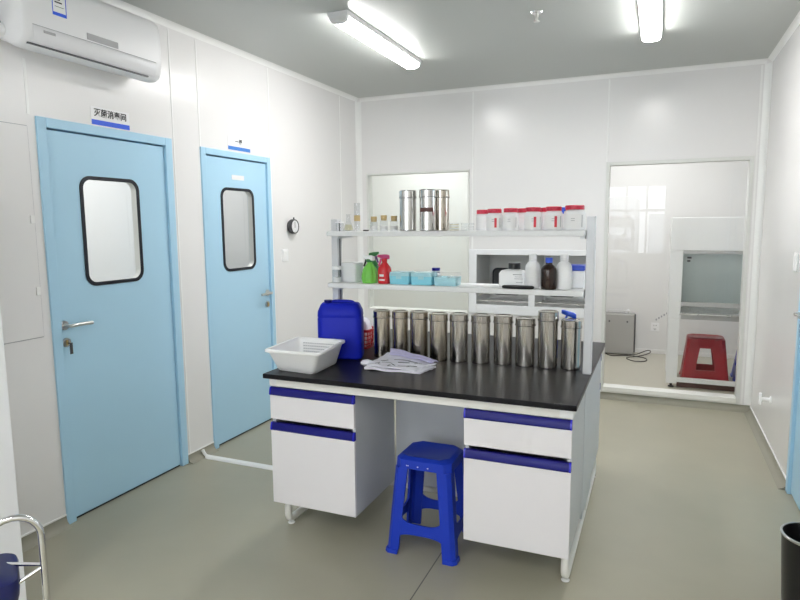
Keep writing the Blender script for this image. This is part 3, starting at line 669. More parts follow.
# ------------------------------------------------------------------ canisters
def canister(x, y, z, r, h, label, group, m='steel', lid=.036, double=False):
    root = thing('steel_canister', label, 'canister', (x, y, z), random.uniform(0, 360), group)
    hb = h - lid
    mb = MB(); mb.lathe([(0, .0005), (r - .004, .0005), (r - .001, .004), (r - .001, hb - .004), (r + .0018, hb - .003), (r + .0018, hb), (0, hb)], seg=48); mb.build('body', M[m], root)
    pr_ = [(0, hb + .0005), (r + .0022, hb + .0005), (r + .0022, hb + .004), (r + .0004, hb + .0045)]
    if double: pr_ += [(r + .0004, hb + .016), (r + .002, hb + .0165), (r + .002, hb + .020), (r + .0004, hb + .0205)]
    pr_ += [(r + .0004, h - .005), (r - .003, h - .0008), (r - .010, h), (r - .012, h - .003), (0, h - .003)]
    mb = MB(); mb.lathe(pr_, seg=48); mb.build('lid', M[m], root)
    mb = MB(); mb.lathe([(r - .0005, hb - .0062), (r + .0028, hb - .0058), (r + .0028, hb - .0036), (r - .0005, hb - .0032)], seg=48); mb.build('seam_ring', M['dark'], root)
    return root
cans = [(375, 390.5, 1.415, 3.023, .048, 1.090, 'steel_old'), (0, 0, 1.522, 3.034, .045, 1.090, 'steel_old'), (0, 0, 1.632, 3.036, .050, 1.092, 'steel_old'), (0, 0, 1.744, 3.039, .0495, 1.087, 'steel_old'),
        (0, 0, 1.854, 3.054, .050, 1.089, 'steel'), (0, 0, 1.972, 3.061, .0505, 1.088, 'steel'), (0, 0, 2.088, 3.075, .050, 1.088, 'steel'), (0, 0, 2.204, 3.075, .0505, 1.080, 'steel'),
        (0, 0, 2.318, 3.078, .0505, 1.121, 'steel'), (0, 0, 2.432, 3.085, .050, 1.081, 'steel')]
names = ['leftmost steel canister in the bench row, next to red basket', 'second steel canister from the left in the bench row', 'third steel canister from the left in the bench row', 'fourth steel canister from the left, right behind the papers',
         'fifth steel canister from the left in the bench row', 'fifth steel canister from the right in the bench row', 'fourth steel canister from the right in the bench row', 'third steel canister from the right in the bench row',
         'tallest steel canister in the bench row, second from the right', 'rightmost steel canister in the bench row, in front of blue sprayer']
for (a, b, x, y, r, zt, m), nm in zip(cans, names):
    canister(x, y + .040, BH, r, zt - BH, nm, 'steel canisters in a row on the worktop', m, lid=.044 if zt > 1.11 else .034, double=(zt > 1.11))
ys = 3.02
canister(AX(1.602, ys), ys, S1, .0455, .212, 'left one of the steel canisters on the top shelf', 'steel canisters on the top shelf', 'steel_bright')
cb = canister(AX(1.713, ys), ys, S1, .0440, .214, 'steel canister with brown band on the top shelf', 'steel canisters on the top shelf', 'steel_bright')
cb.rotation_euler = (0, 0, 0)
mb = MB(); N = 24; q = [[(.0452 * math.cos(R(a)), .0452 * math.sin(R(a)), z) for a in range(225, 331, 7)] for z in (.098, .120)]; mb.loft(q, False, False, closed=False); mb.build('brown_band', M['brown'], cb)
canister(AX(1.786, 3.10), 3.10, S1, .0425, .214, 'stained steel canister right of banded one on top shelf', 'steel canisters on the top shelf', 'steel_old')

# ------------------------------------------------------------------ jars on the top shelf
def jar(x, y, r, h, label, red=None, dark=None):
    root = thing('plastic_jar', label, 'jar', (x, y, S1), 0, 'white jars with red caps on the top shelf')
    hb = h - .024
    mb = MB(); mb.lathe([(0, .0005), (r * .93, .0005), (r, .005), (r, hb - .012), (r * .94, hb - .003), (r * .80, hb + .001), (r * .78, hb + .003), (0, hb + .003)], seg=36); mb.build('body', M['jar'], root)
    cp = MB(); n = 40; rc = r * .86
    lo = [[((rc + (.0012 if i % 2 else 0)) * math.cos(2 * math.pi * i / n), (rc + (.0012 if i % 2 else 0)) * math.sin(2 * math.pi * i / n), z) for i in range(n)] for z in (hb + .0035, h - .003)]
    lo.append([(rc * .93 * math.cos(2 * math.pi * i / n), rc * .93 * math.sin(2 * math.pi * i / n), h) for i in range(n)])
    cp.loft(lo); cp.build('cap', M['redcap'], root)
    lb = MB(); A = range(200, 345, 8); lb.loft([[((r + .0006) * math.cos(R(a)), (r + .0006) * math.sin(R(a)), z) for a in A] for z in (.012, hb - .018)], False, False, closed=False); lab = lb.build('paper_label', M['label'], root)
    if red:
        m_ = MB(); A = [red - 8, red - 4, red, red + 4, red + 8]; m_.loft([[((r + .0014) * math.cos(R(a)), (r + .0014) * math.sin(R(a)), z) for a in A] for z in (.016, hb - .022)], False, False, closed=False); m_.build('red_print', M['redink'], lab)
    if dark:
        m_ = MB(); A = [dark - 2, dark, dark + 2]; m_.loft([[((r + .0014) * math.cos(R(a)), (r + .0014) * math.sin(R(a)), z) for a in A] for z in (.016, hb - .022)], False, False, closed=False); m_.build('dark_print', M['print'], lab)
        m_ = MB()
        for zz in (.045, .055): 
            A = [dark - 60, dark - 50, dark - 40]; m_.loft([[((r + .0014) * math.cos(R(a)), (r + .0014) * math.sin(R(a)), z) for a in A] for z in (zz, zz + .002)], False, False, closed=False)
        m_.build('print_lines', M['print'], lab)
J = [(2.005, 3.10, .0360, .106, 'leftmost red capped white jar on the top shelf', None, None), (2.064, 3.01, .0395, .108, 'second red capped jar from the left, thin red print', 292, 325),
     (2.146, 3.01, .0395, .110, 'third red capped jar from the left on top shelf', None, 320), (2.206, 3.105, .0390, .110, 'red capped jar in the back row, fourth from left', None, None),
     (2.255, 3.01, .0420, .112, 'red capped jar with red label panel, fifth from the left', 292, 330), (2.322, 3.105, .0390, .112, 'back row red capped jar between the two jars with red label panels', None, None),
     (2.352, 3.01, .0420, .114, 'red capped jar with red label panel, second from the right', 292, 326), (2.449, 3.01, .0500, .118, 'largest red capped jar at the right end of the top shelf', None, 318)]
for x3, y, r, h, nm, rd, dk in J: jar(AX(x3, y), y, r, h, nm, rd, dk)
b_ = thing('reagent_bottle', 'white bottle with blue pointed cap behind the largest jar', 'bottle', (AX(2.398, 3.125), 3.125, S1))
mb = MB(); mb.lathe([(0, .0005), (.024, .0005), (.025, .004), (.025, .062), (.010, .074), (.010, .080), (0, .080)], seg=24); mb.build('body', M['whiteplas'], b_)
mb = MB(); mb.lathe([(0, .0803), (.006, .0803), (.013, .108), (.013, .112), (0, .112)], seg=20); mb.build('cap', M['signblue'], b_)

# ------------------------------------------------------------------ small glassware and dishes on the top shelf
def glass_thing(name, label, cat, x3, y, prof, group=None, extra=None):
    root = thing(name, label, cat, (AX(x3, y), y, S1), 0, group); mb = MB(); mb.lathe(prof, seg=24); mb.build('body', M['thin'], root)
    for nm, pr_, m_ in (extra or []):
        q = MB(); q.lathe(pr_, seg=24); q.build(nm, M[m_], root)
def cup(r0, r1, h, t=.0015): return [(0, .0005), (r0, .0005), (r1, h), (r1 - t, h), (r0 - t, .0025), (0, .0025)]
G = 'glassware on the left end of the top shelf'
glass_thing('glass_beaker', 'small clear beaker at the left end of the top shelf', 'beaker', 1.196, 2.99, cup(.021, .022, .045), G, [('white_lid', [(0, .0455), (.023, .0455), (.023, .052), (0, .052)], 'whiteplas')])
glass_thing('conical_flask', 'conical flask with cream powder at the left of top shelf', 'flask', 1.250, 3.0, [(0, .0005), (.028, .0005), (.028, .006), (.011, .062), (.011, .088), (.013, .092), (.012, .092), (.0095, .088), (.0095, .062), (.026, .007), (0, .002)], G, [('powder', [(0, .0028), (.0245, .0076), (.0165, .036), (0, .036)], 'yellowish')])
glass_thing('measuring_cylinder', 'tall clear measuring cylinder with amber label on top shelf', 'cylinder', 1.304, 3.0, [(0, .0005), (.020, .0005), (.020, .006), (.016, .009), (.016, .148), (.019, .152), (.0175, .152), (.0145, .147), (.0145, .011), (0, .011)], G, [('amber_band', [(.0163, .055), (.0166, .055), (.0166, .086), (.0163, .086)], 'cork')])
for x3, nm, hh in ((1.404, 'left one of three corked glass vials on top shelf', .078), (1.463, 'middle one of three corked glass vials on top shelf', .084), (1.522, 'right one of three corked glass vials beside steel canister', .080)):
    glass_thing('glass_vial', nm, 'vial', x3, 3.0, [(0, .0005), (.021, .0005), (.021, hh - .03), (.017, hh - .024), (.017, hh - .012), (.0155, hh - .012), (.0155, hh - .024), (.0195, hh - .031), (.0195, .003), (0, .003)], 'corked vials on the top shelf', [('cork', [(0, hh - .028), (.0145, hh - .028), (.0165, hh - .0115), (.0165, hh), (0, hh)], 'cork'), ('contents', [(0, .0032), (.0192, .0032), (.0192, .026), (0, .026)], 'label')])
mb = MB(); mb.box(-.016, .016, -.007, .007, .0005, .008, .003); tag(mb.build('black_clip', M['black'], loc=(AX(1.356, 2.985), 2.985, S1)), 'tiny black clip lying between flask and corked vials', 'clip')
for x3, r_, n_, nm, cm in ((1.855, .026, 3, 'short stack of yellowish dishes on the top shelf', 'yellowish'), (1.926, .034, 3, 'stack of clear lidded dishes left of the red capped jars', 'thin')):
    root = thing('petri_dish_stack', nm, 'dishes', (AX(x3, 3.0), 3.0, S1), 0, 'dish stacks on the top shelf')
    for i in range(n_):
        zb = .0005 + i * .0135; mb = MB(); mb.lathe([(0, zb), (r_, zb), (r_, zb + .011), (r_ - .0015, zb + .011), (r_ - .0015, zb + .0015), (0, zb + .0015)], seg=28).lathe([(0, zb + .0112), (r_ + .001, zb + .0112), (r_ + .001, zb + .0128), (0, zb + .0128)], seg=28); d_ = mb.build('dish', M['thin'], root)
        if cm == 'yellowish':
            mb = MB(); mb.lathe([(0, zb + .0018), (r_ - .002, zb + .0018), (r_ - .002, zb + .007), (0, zb + .007)], seg=24); mb.build('medium', M['yellowish'], d_)

# ------------------------------------------------------------------ lower shelf
def P2(x3, y): return (AX(x3, y), y, S2)
b_ = thing('glass_jar', 'small clear jar with white lid at left of lower shelf', 'jar', P2(1.172, 2.984))
mb = MB(); mb.lathe(cup(.0245, .0245, .072), seg=24); mb.build('body', M['thin'], b_)
mb = MB(); mb.lathe([(0, .0725), (.0255, .0725), (.0255, .089), (.024, .091), (0, .091)], seg=24); mb.build('lid', M['whiteplas'], b_)
mb = MB(); mb.lathe([(0, .0032), (.0225, .0032), (.0225, .03), (0, .03)], seg=20); mb.build('contents', M['label'], b_)
b_ = thing('plastic_tub', 'milky square plastic tub left of green spray bottle', 'tub', P2(1.268, 3.066))
mb = MB(); lo = [[(p[0], p[1], z) for p in rrect(s, s, .012)] for z, s in ((.0005, .086), (.004, .088), (.098, .098))] + [[(p[0], p[1], z) for p in rrect(s, s, .011)] for z, s in ((.098, .095), (.005, .085))]; mb.loft(lo); mb.build('body', M['milky'], b_)
mb = MB(); mb.loft([[(p[0], p[1], z) for p in rrect(s, s, .012)] for z, s in ((.0985, .099), (.106, .099), (.108, .096))]); mb.build('lid', M['milky'], b_)

def sprayer(name, label, x3, y, z, r, h, mb_body, mb_col, mb_noz, rz, shape='cone', trig=None, zbase=None):
    root = thing(name, label, 'spray bottle', (AX(x3, y), y, S2 if zbase is None else zbase), rz, None)
    if shape == 'cone': pr_ = [(0, .0005), (r * .9, .0005), (r, .006), (r * .98, h * .28), (r * .80, h * .50), (r * .42, h * .68), (r * .30, h * .72), (r * .30, h * .76), (0, h * .76)]
    else: pr_ = [(0, .0005), (r * .92, .0005), (r, .006), (r, h * .46), (r * .9, h * .56), (r * .38, h * .72), (r * .38, h * .77), (0, h * .77)]
    mb = MB()
    if shape == 'cone':
        n = 64; mb.loft([[(q * (1 + .07 * math.cos(10 * 2 * math.pi * i / n) * (.012 < z < h * .6)) * math.cos(2 * math.pi * i / n), q * (1 + .07 * math.cos(10 * 2 * math.pi * i / n) * (.012 < z < h * .6)) * math.sin(2 * math.pi * i / n), z) for i in range(n)] for q, z in ((r * .88, .0005), (r * .93, .008), (r * .94, .02), (r * .93, h * .28), (r * .78, h * .5), (r * .42, h * .68), (r * .30, h * .72), (r * .30, h * .76))])
    else: mb.lathe(pr_, seg=32)
    mb.build('bottle', mb_body, root)
    mb = MB(); rc = r * .40; mb.lathe([(0, h * .763), (rc, h * .763), (rc, h * .86), (rc * .7, h * .875), (0, h * .875)], seg=20); mb.build('collar', mb_col, root)
    mb = MB(); zt = h * .90
    mb.loft([[(x, p[0], zt + p[1] + s) for p in rrect(.022 * k_, .026 * k_, .006)] for x, k_, s in ((-.030, .9, 0), (-.010, 1.05, .002), (.018, .9, .004), (.040, .6, .008), (.048, .55, .009))]); mb.build('spray_head', mb_noz, root)
    mb = MB(); mb.tube([(.028, 0, zt - .008), (.034, 0, zt - .025), (.046, 0, zt - .045)], .0056, 8, 1); mb.build('trigger', trig or mb_col, root)
    return root
sprayer('spray_bottle', 'green spray bottle with white nozzle on the lower shelf', 1.376, 3.03, 0, .047, .150, M['greenb'], M['greend'], M['whiteplas'], 160, trig=M['black'])
sprayer('spray_bottle', 'purple topped spray bottle half hidden behind the green one', 1.398, 3.13, 0, .034, .165, M['greend'], M['purple'], M['greend'], 80, 'bottle', trig=M['purple'])
rb = sprayer('spray_bottle', 'red spray bottle with pink trigger on the lower shelf', 1.464, 3.02, 0, .037, .158, M['redb'], M['redb'], M['pink'], 250, 'bottle', trig=M['pink'])
mb = MB(); A = range(215, 290, 8)
for za, zb, aa in ((.018, .026, range(-40, 20, 6)), (.040, .052, range(-36, 10, 6))):
    mb.loft([[(.0376 * math.cos(R(a + 30)), .0376 * math.sin(R(a + 30)), z) for a in aa] for z in (za, zb)], False, False, closed=False)
mb.build('white_print', M['label'], rb)
for i, (xa, xb, nm, m_) in enumerate(((1.508, 1.626, 'left one of three light blue boxes on lower shelf', 'cyan'), (1.630, 1.753, 'middle one of three light blue boxes on lower shelf', 'cyan'), (1.758, 1.884, 'right one of three blue boxes, paler, on lower shelf', 'cyan2'))):
    y = 3.04; x0, x1 = AX(xa, y), AX(xb, y); w = x1 - x0 - .003
    root = thing('storage_box', nm, 'box', ((x0 + x1) / 2, y, S2), 0, 'light blue boxes on the lower shelf')
    mb = MB(); mb.loft([[(p[0], p[1], z) for p in rrect(w * s, .10 * s, .010)] for z, s in ((.0005, .93), (.004, .95), (.044, .99))]); mb.build('tray', M[m_], root)
    mb = MB(); mb.loft([[(p[0], p[1], z) for p in rrect(w * s, .10 * s, .010)] for z, s in ((.0445, 1.0), (.050, 1.0), (.064, .95), (.066, .92))]); mb.build('lid', M['thin' if i == 2 else 'cyan2'], root)
    mb = MB(); mb.box(-.016, .016, -.0535, -.0500, .030, .050, .003); mb.build('latch', M['cyan2'], root)
b_ = thing('reagent_bottle', 'clear bottle with dark blue cap behind the light blue boxes', 'bottle', P2(1.757, 3.145))
mb = MB(); mb.lathe([(0, .0005), (.024, .0005), (.025, .003), (.025, .050), (.016, .062), (.016, .066), (0, .066)], seg=24); mb.build('body', M['milky'], b_)
mb = MB(); mb.lathe([(0, .0663), (.0225, .0663), (.0225, .080), (.021, .082), (0, .082)], seg=24); mb.build('cap', M['navy'], b_)
# white jug with black cap
jw = thing('white_jug', 'white plastic jug with black cap on the lower shelf', 'jug', P2(2.160, 3.10))
mb = MB(); mb.loft([[(p[0], p[1], z) for p in rrect(a, b, r_)] for z, a, b, r_ in ((.0005, .124, .085, .015), (.005, .130, .09, .018), (.066, .130, .09, .018), (.080, .112, .075, .018), (.085, .070, .055, .018), (.088, .046, .046, .02))]); mb.build('body', M['whiteplas'], jw)
mb = MB(); n = 36; mb.loft([[((.0295 + (.001 if i % 2 else 0)) * math.cos(2 * math.pi * i / n) + .008, (.0295 + (.001 if i % 2 else 0)) * math.sin(2 * math.pi * i / n), z) for i in range(n)] for z in (.0885, .118)]); mb.build('cap', M['black'], jw)
mb = MB()
for z, a, b in ((.060, .010, .055), (.050, .020, .055), (.040, .018, .06), (.022, .026, .06)): mb.box(a, b, -.0462, -.0455, z, z + (.004 if z > .055 else .0022))
mb.build('label_print', M['print'], jw)
mb = MB(); n = 28; mb.tube([(.0726 * math.cos(2 * math.pi * i / n), .016 * math.sin(2 * math.pi * i / n), .0082) for i in range(n)], .0076, 8, closed=True)
tag(mb.build('black_loop_handle', M['black'], loc=(AX(2.186, 2.974), 2.974, S2)), 'flat black oval loop lying before the white jug', 'handle')
def bottle(name, label, x3, y, r, h, mbody, mcap, cap=True, capr=.016):
    root = thing(name, label, 'bottle', P2(x3, y), 0, 'reagent bottles on the lower shelf')
    mb = MB(); mb.lathe([(0, .0005), (r * .94, .0005), (r, .005), (r, h * .58), (r * .95, h * .66), (r * .72, h * .74), (r * .45, h * .79), (r * .42, h * .84), (0, h * .84)], seg=36); mb.build('body', mbody, root)
    mb = MB(); n = 28; mb.loft([[((capr + (.0008 if i % 2 else 0)) * math.cos(2 * math.pi * i / n), (capr + (.0008 if i % 2 else 0)) * math.sin(2 * math.pi * i / n), z) for i in range(n)] for z in (h * .845, h * .985)] + [[(capr * .9 * math.cos(2 * math.pi * i / n), capr * .9 * math.sin(2 * math.pi * i / n), h) for i in range(n)]]); mb.build('cap', mcap, root)
    if capr > .018:
        mb = MB(); mb.lathe([(r * .43, h * .80), (r * .60, h * .812), (r * .60, h * .826), (r * .43, h * .838)], seg=28); mb.build('neck_ring', mbody, root)
    return root
bottle('reagent_bottle', 'white plastic bottle standing left of the brown bottle', 2.258, 3.040, .0365, .168, M['whiteplas'], M['whiteplas'], capr=.019)
bb = bottle('reagent_bottle', 'brown glass bottle with blue cap on lower shelf', 2.335, 2.998, .0375, .153, M['amber'], M['signblue'], capr=.0165)
bottle('reagent_bottle', 'white plastic bottle standing right of the brown bottle', 2.407, 3.040, .0375, .170, M['whiteplas'], M['whiteplas'], capr=.019)
bx = thing('carton', 'white box with blue lid at right end of lower shelf', 'box', P2(2.470, 3.132))
mb = MB(); mb.box(-.055, .035, -.046, .046, .0005, .085, .004); mb.build('body', M['whiteplas'], bx)
mb = MB(); mb.box(-.057, .037, -.048, .048, .0855, .112, .005); mb.build('lid', M['bluecap'], bx)

# ------------------------------------------------------------------ on the worktop: jug, basket, bag, red basket, sprayer
jg = thing('jerrycan', 'blue plastic jerrycan behind the white basket', 'jerrycan', (1.215, 2.955, BH), 18)
def jl(z, a, b, r_, ox=0): return [(p[0] + ox, p[1], z) for p in rrect(a, b, r_, 6)]
mb = MB(); jwid, jdep = .245, .140
mb.loft([jl(0.0005, jwid - .016, jdep - .016, .03), jl(0.0063, jwid - .004, jdep - .004, .036), jl(0.0211, jwid, jdep, .038), jl(0.2237, jwid, jdep, .038), jl(0.2279, jwid - .003, jdep - .003, .036), jl(0.2332, jwid - .003, jdep - .003, .036), jl(0.2384, jwid, jdep, .038), jl(0.2637, jwid - .004, jdep - .004, .038), jl(0.2975, jwid - .032, jdep - .03, .036), jl(0.3059, jwid - .046, jdep - .05, .030), jl(0.3081, jwid - .07, jdep - .08, .025)])
mb.build('body', M['jug'], jg)
mb = MB(); mb.tube([(-.055, 0, .300), (-.05, 0, .310), (-.02, 0, .313), (.06, 0, .312), (.078, 0, .300)], .011, 10, 2); mb.build('handle', M['jug'], jg)
mb = MB(); mb.lathe([(0, .3085), (.022, .3085), (.022, .3215), (.020, .323), (0, .323)], (-.066, -.012, 0), 24); mb.build('cap', M['navy'], jg)

bk = thing('basket', 'white plastic basket on the left front corner of worktop', 'basket', (0, 0, BH))
C4 = lambda pts, z: [Vector((p[0], p[1], z)) for p in pts]
def quadloop(c, z, r=.03, n=5):
    """rounded quadrilateral through 4 corners (counter-clockwise)"""
    out = []; m_ = len(c)
    for i in range(m_):
        p, a, b = Vector(c[i]), Vector(c[i - 1]), Vector(c[(i + 1) % m_]); da, db = (a - p).normalized(), (b - p).normalized()
        s, e_ = p + da * r, p + db * r
        for k_ in range(n + 1):
            t = k_ / n; q = s * (1 - t) ** 2 + p * 2 * t * (1 - t) + e_ * t * t; out.append((q.x, q.y, z))
    return out
bot = [(1.052, 2.562), (1.283, 2.540), (1.268, 2.815), (1.030, 2.812)]
rim = [(1.042, 2.492), (1.332, 2.504), (1.290, 2.846), (1.010, 2.834)]
def mixq(t, off=0):
    q = [Vector(b).lerp(Vector(r_), t) for b, r_ in zip(bot, rim)]; c = sum(q, Vector((0, 0))) / 4
    return [(c + (p - c) * (1 + off / (p - c).length)) for p in q]
mb = MB(); zr = .118
mb.loft([quadloop(mixq(0, -.006), .0008), quadloop(mixq(0), .006)] + [quadloop(mixq(t), .006 + t * (zr - .014)) for t in (.25, .5, .75, .97)] + [quadloop(mixq(.97, -.004), zr - .008)] + [quadloop(mixq(t, -.004), .006 + t * (zr - .014)) for t in (.75, .5, .25, .05)] + [quadloop(mixq(0, -.01), .006)])
mb.build('body', M['basket'], bk)
mb = MB(); mb.loft([quadloop(mixq(.975, -.003), zr - .011), quadloop(mixq(.98, .011), zr - .012), quadloop(mixq(1, .016), zr - .009), quadloop(mixq(1, .016), zr + .002), quadloop(mixq(1, .010), zr + .004), quadloop(mixq(.985, -.004), zr + .003), quadloop(mixq(.975, -.003), zr - .011)], False, False); mb.build('rim', M['basket'], bk)
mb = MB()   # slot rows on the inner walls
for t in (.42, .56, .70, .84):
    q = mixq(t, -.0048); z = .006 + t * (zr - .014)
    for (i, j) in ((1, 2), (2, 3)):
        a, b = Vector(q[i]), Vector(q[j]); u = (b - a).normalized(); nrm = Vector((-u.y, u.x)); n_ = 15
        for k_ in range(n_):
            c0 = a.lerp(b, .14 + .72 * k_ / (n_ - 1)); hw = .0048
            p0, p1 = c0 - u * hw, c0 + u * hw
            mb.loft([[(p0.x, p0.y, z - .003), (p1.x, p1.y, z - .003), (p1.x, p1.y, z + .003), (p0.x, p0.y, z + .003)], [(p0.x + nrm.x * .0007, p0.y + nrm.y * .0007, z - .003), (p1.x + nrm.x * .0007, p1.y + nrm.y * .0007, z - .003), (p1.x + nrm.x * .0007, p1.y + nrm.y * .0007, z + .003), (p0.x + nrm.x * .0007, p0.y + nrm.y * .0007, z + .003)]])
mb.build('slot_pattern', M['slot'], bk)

# folded white bag with print
bg = thing('plastic_bag', 'folded white printed plastic bag in front of the canisters', 'bag', (0, 0, BH))
random.seed(3)
def sheet(name, corners, z0s, m_, amp, th, nn=14, seed=0):
    t = MB(); rnd = random.Random(seed); ph = [rnd.uniform(0, 6.28) for _ in range(6)]
    A, B_, C_, D_ = [Vector(c) for c in corners]
    def hgt(u, v):
        z = (z0s[0] * (1 - u) * (1 - v) + z0s[1] * u * (1 - v) + z0s[2] * u * v + z0s[3] * (1 - u) * v)
        return z + amp * (math.sin(5 * u + 7 * v + ph[0]) * .5 + math.sin(13 * u - 6 * v + ph[1]) * .3 + math.sin(21 * v + 4 * u + ph[2]) * .25 + .55)
    top, botm = [], []
    V = [[None] * (nn + 1) for _ in range(nn + 1)]; Vb = [[None] * (nn + 1) for _ in range(nn + 1)]
    for i in range(nn + 1):
        for j in range(nn + 1):
            u, v = i / nn, j / nn; p = (A.lerp(B_, u)).lerp(D_.lerp(C_, u), v)
            wob = .006 * math.sin(9 * u + ph[3]) * (1 if v in (0, 1) else 0)
            z = max(.002, hgt(u, v)); V[i][j] = t.bm.verts.new((p.x, p.y + wob, z)); Vb[i][j] = t.bm.verts.new((p.x, p.y + wob, max(.0006, z - th)))
    for i in range(nn):
        for j in range(nn):
            t.bm.faces.new((V[i][j], V[i + 1][j], V[i + 1][j + 1], V[i][j + 1])); t.bm.faces.new((Vb[i][j], Vb[i][j + 1], Vb[i + 1][j + 1], Vb[i + 1][j]))
    for i in range(nn):
        t.bm.faces.new((V[i][0], Vb[i][0], Vb[i + 1][0], V[i + 1][0])); t.bm.faces.new((V[i + 1][nn], Vb[i + 1][nn], Vb[i][nn], V[i][nn]))
        t.bm.faces.new((V[0][i + 1], Vb[0][i + 1], Vb[0][i], V[0][i])); t.bm.faces.new((V[nn][i], Vb[nn][i], Vb[nn][i + 1], V[nn][i + 1]))
    return t.build(name, m_, bg, angle=60)
sheet('lower_fold', [(1.470, 2.715), (1.765, 2.745), (1.800, 2.885), (1.480, 2.935)], (.012, .006, .012, .026), M['bag'], .006, .010, seed=1)
mid = sheet('middle_fold', [(1.478, 2.728), (1.735, 2.752), (1.792, 2.905), (1.500, 2.945)], (.022, .014, .022, .044), M['bag'], .006, .006, seed=2)
sheet('upper_fold', [(1.535, 2.900), (1.772, 2.868), (1.796, 2.918), (1.512, 2.962)], (.058, .034, .030, .072), M['lilac'], .006, .006, seed=5)
mb = MB(); mb.loft([[(1.420 + dx, 2.790 + .030 * s * math.cos(R(a)) * (1), .022 + .018 * s * math.sin(R(a))) for a in range(0, 360, 30)] for dx, s in ((0, .25), (.008, .75), (.03, 1), (.06, .7), (.085, .6))]); mb.build('rolled_corner', M['bag'], bg)
from mathutils.bvhtree import BVHTree
bm_ = bmesh.new(); bm_.from_mesh(mid.data); tree = BVHTree.FromBMesh(bm_)
mb = MB()
for (x, y, l, a) in ((1.56, 2.80, .05, 20), (1.60, 2.79, .03, -30), (1.64, 2.835, .06, 10), (1.53, 2.84, .04, 30), (1.70, 2.80, .05, 5), (1.585, 2.77, .02, 60), (1.52, 2.775, .03, 50), (1.535, 2.76, .018, -20), (1.66, 2.785, .06, 4), (1.62, 2.865, .09, 2), (1.68, 2.862, .05, -4), (1.72, 2.835, .04, 12)):
    u = Vector((math.cos(R(a)), math.sin(R(a)), 0)); n_ = Vector((-u.y, u.x, 0)); lo = []
    for k_ in range(7):
        c0 = Vector((x, y, 0)) + u * l * (k_ / 6 - .5); q = []
        for s_ in (-.0032, .0032):
            p = c0 + n_ * s_; h = tree.ray_cast(Vector((p.x, p.y, .3)), Vector((0, 0, -1)))
            if h[0] is None: q = None; break
            q.append((p.x, p.y, h[0].z + .0006))
        if q: lo.append(q + [(q[1][0], q[1][1], q[1][2] - .0005), (q[0][0], q[0][1], q[0][2] - .0005)])
    if len(lo) > 2: mb.loft(lo)
bm_.free()
mb.build('dark_print', M['ink'], bg)

rbk = thing('basket', 'small red plastic basket between jerrycan and canisters', 'basket', (AX(1.330, 3.25) - .005, 3.25, BH))
mb = MB(); a0, a1, hh = .105, .135, .105
for s in range(4):
    rot = Matrix.Rotation(R(90 * s), 4, 'Z')
    for k_ in range(7):
        t = -1 + 2 * k_ / 6; mb.tube([(t * a0 / 2, -a0 / 2, .004), (t * a1 / 2, -a1 / 2, hh)], .0028, 6, mtx=rot)
    for z in (.004, .03, .055, .08):
        w_ = a0 + (a1 - a0) * z / hh; mb.tube([(-w_ / 2, -w_ / 2, z), (w_ / 2, -w_ / 2, z)], .0028, 6, mtx=rot)
mb.box(-a0 / 2, a0 / 2, -a0 / 2, a0 / 2, .0008, .004); mb.build('lattice', M['redplas'], rbk)
mb = MB(); o = rrect(a1 + .012, a1 + .012, .02); i_ = rrect(a1 - .006, a1 - .006, .016); mb.ring([(p[0], p[1], 0) for p in o], [(p[0], p[1], 0) for p in i_], (0, 0, hh - .003), (0, 0, hh + .012)); mb.build('rim', M['redplas'], rbk)
wb = thing('paper_bag', 'crumpled white bag sticking out of the red basket', 'bag', (AX(1.330, 3.25) - .005, 3.25, BH + .008))
mb = MB(); rnd = random.Random(4)
lo = []
for z, s in ((0, .70), (.03, .9), (.07, 1.0), (.10, .92), (.125, .85), (.150, .72), (.165, .5), (.172, .2)):
    lo.append([(p[0] * s + rnd.uniform(-.006, .006), p[1] * s + rnd.uniform(-.006, .006), z + rnd.uniform(-.004, .004) * (z > 0)) for p in rrect(.098, .098, .02, 4)])
mb.loft(lo); mb.build('wrap', M['bag'], wb)
mb = MB(); mb.box(.012, .028, -.058, -.050, .120, .126).box(.016, .022, -.056, -.048, .128, .140); mb.build('print', M['ink'], wb)

sbx = AX(2.468, 3.25)
sb = thing('spray_bottle', 'blue headed spray bottle behind the rightmost canisters', 'spray bottle', (AX(2.452, 3.24), 3.24, BH), 0)
mb = MB(); mb.lathe([(0, .0005), (.042, .0005), (.045, .006), (.045, .135), (.040, .160), (.016, .205), (.014, .215), (0, .215)], seg=32); mb.build('bottle', M['milky'], sb)
mb = MB(); A = range(200, 380, 10); mb.loft([[(.0458 * math.cos(R(a)), .0458 * math.sin(R(a)), z) for a in A] for z in (.03, .125)], False, False, closed=False); mb.build('blue_label', M['signblue'], sb)
mb = MB(); mb.lathe([(0, .2152), (.017, .2152), (.017, .238), (.010, .242), (0, .242)], seg=20); mb.build('collar', M['signblue'], sb)
mb = MB(); mb.loft([[(x, p[0], .262 + p[1] + s) for p in rrect(.026 * k_, .030 * k_, .007)] for x, k_, s in ((.018, .7, -.012), (.004, .9, -.006), (-.018, .9, 0), (-.046, .75, .008), (-.056, .6, .010))]); mb.build('spray_head', M['signblue'], sb)
mb = MB(); mb.tube([(-.028, 0, .252), (-.034, 0, .238), (-.045, 0, .216)], .0056, 8, 1); mb.build('trigger', M['signblue'], sb)

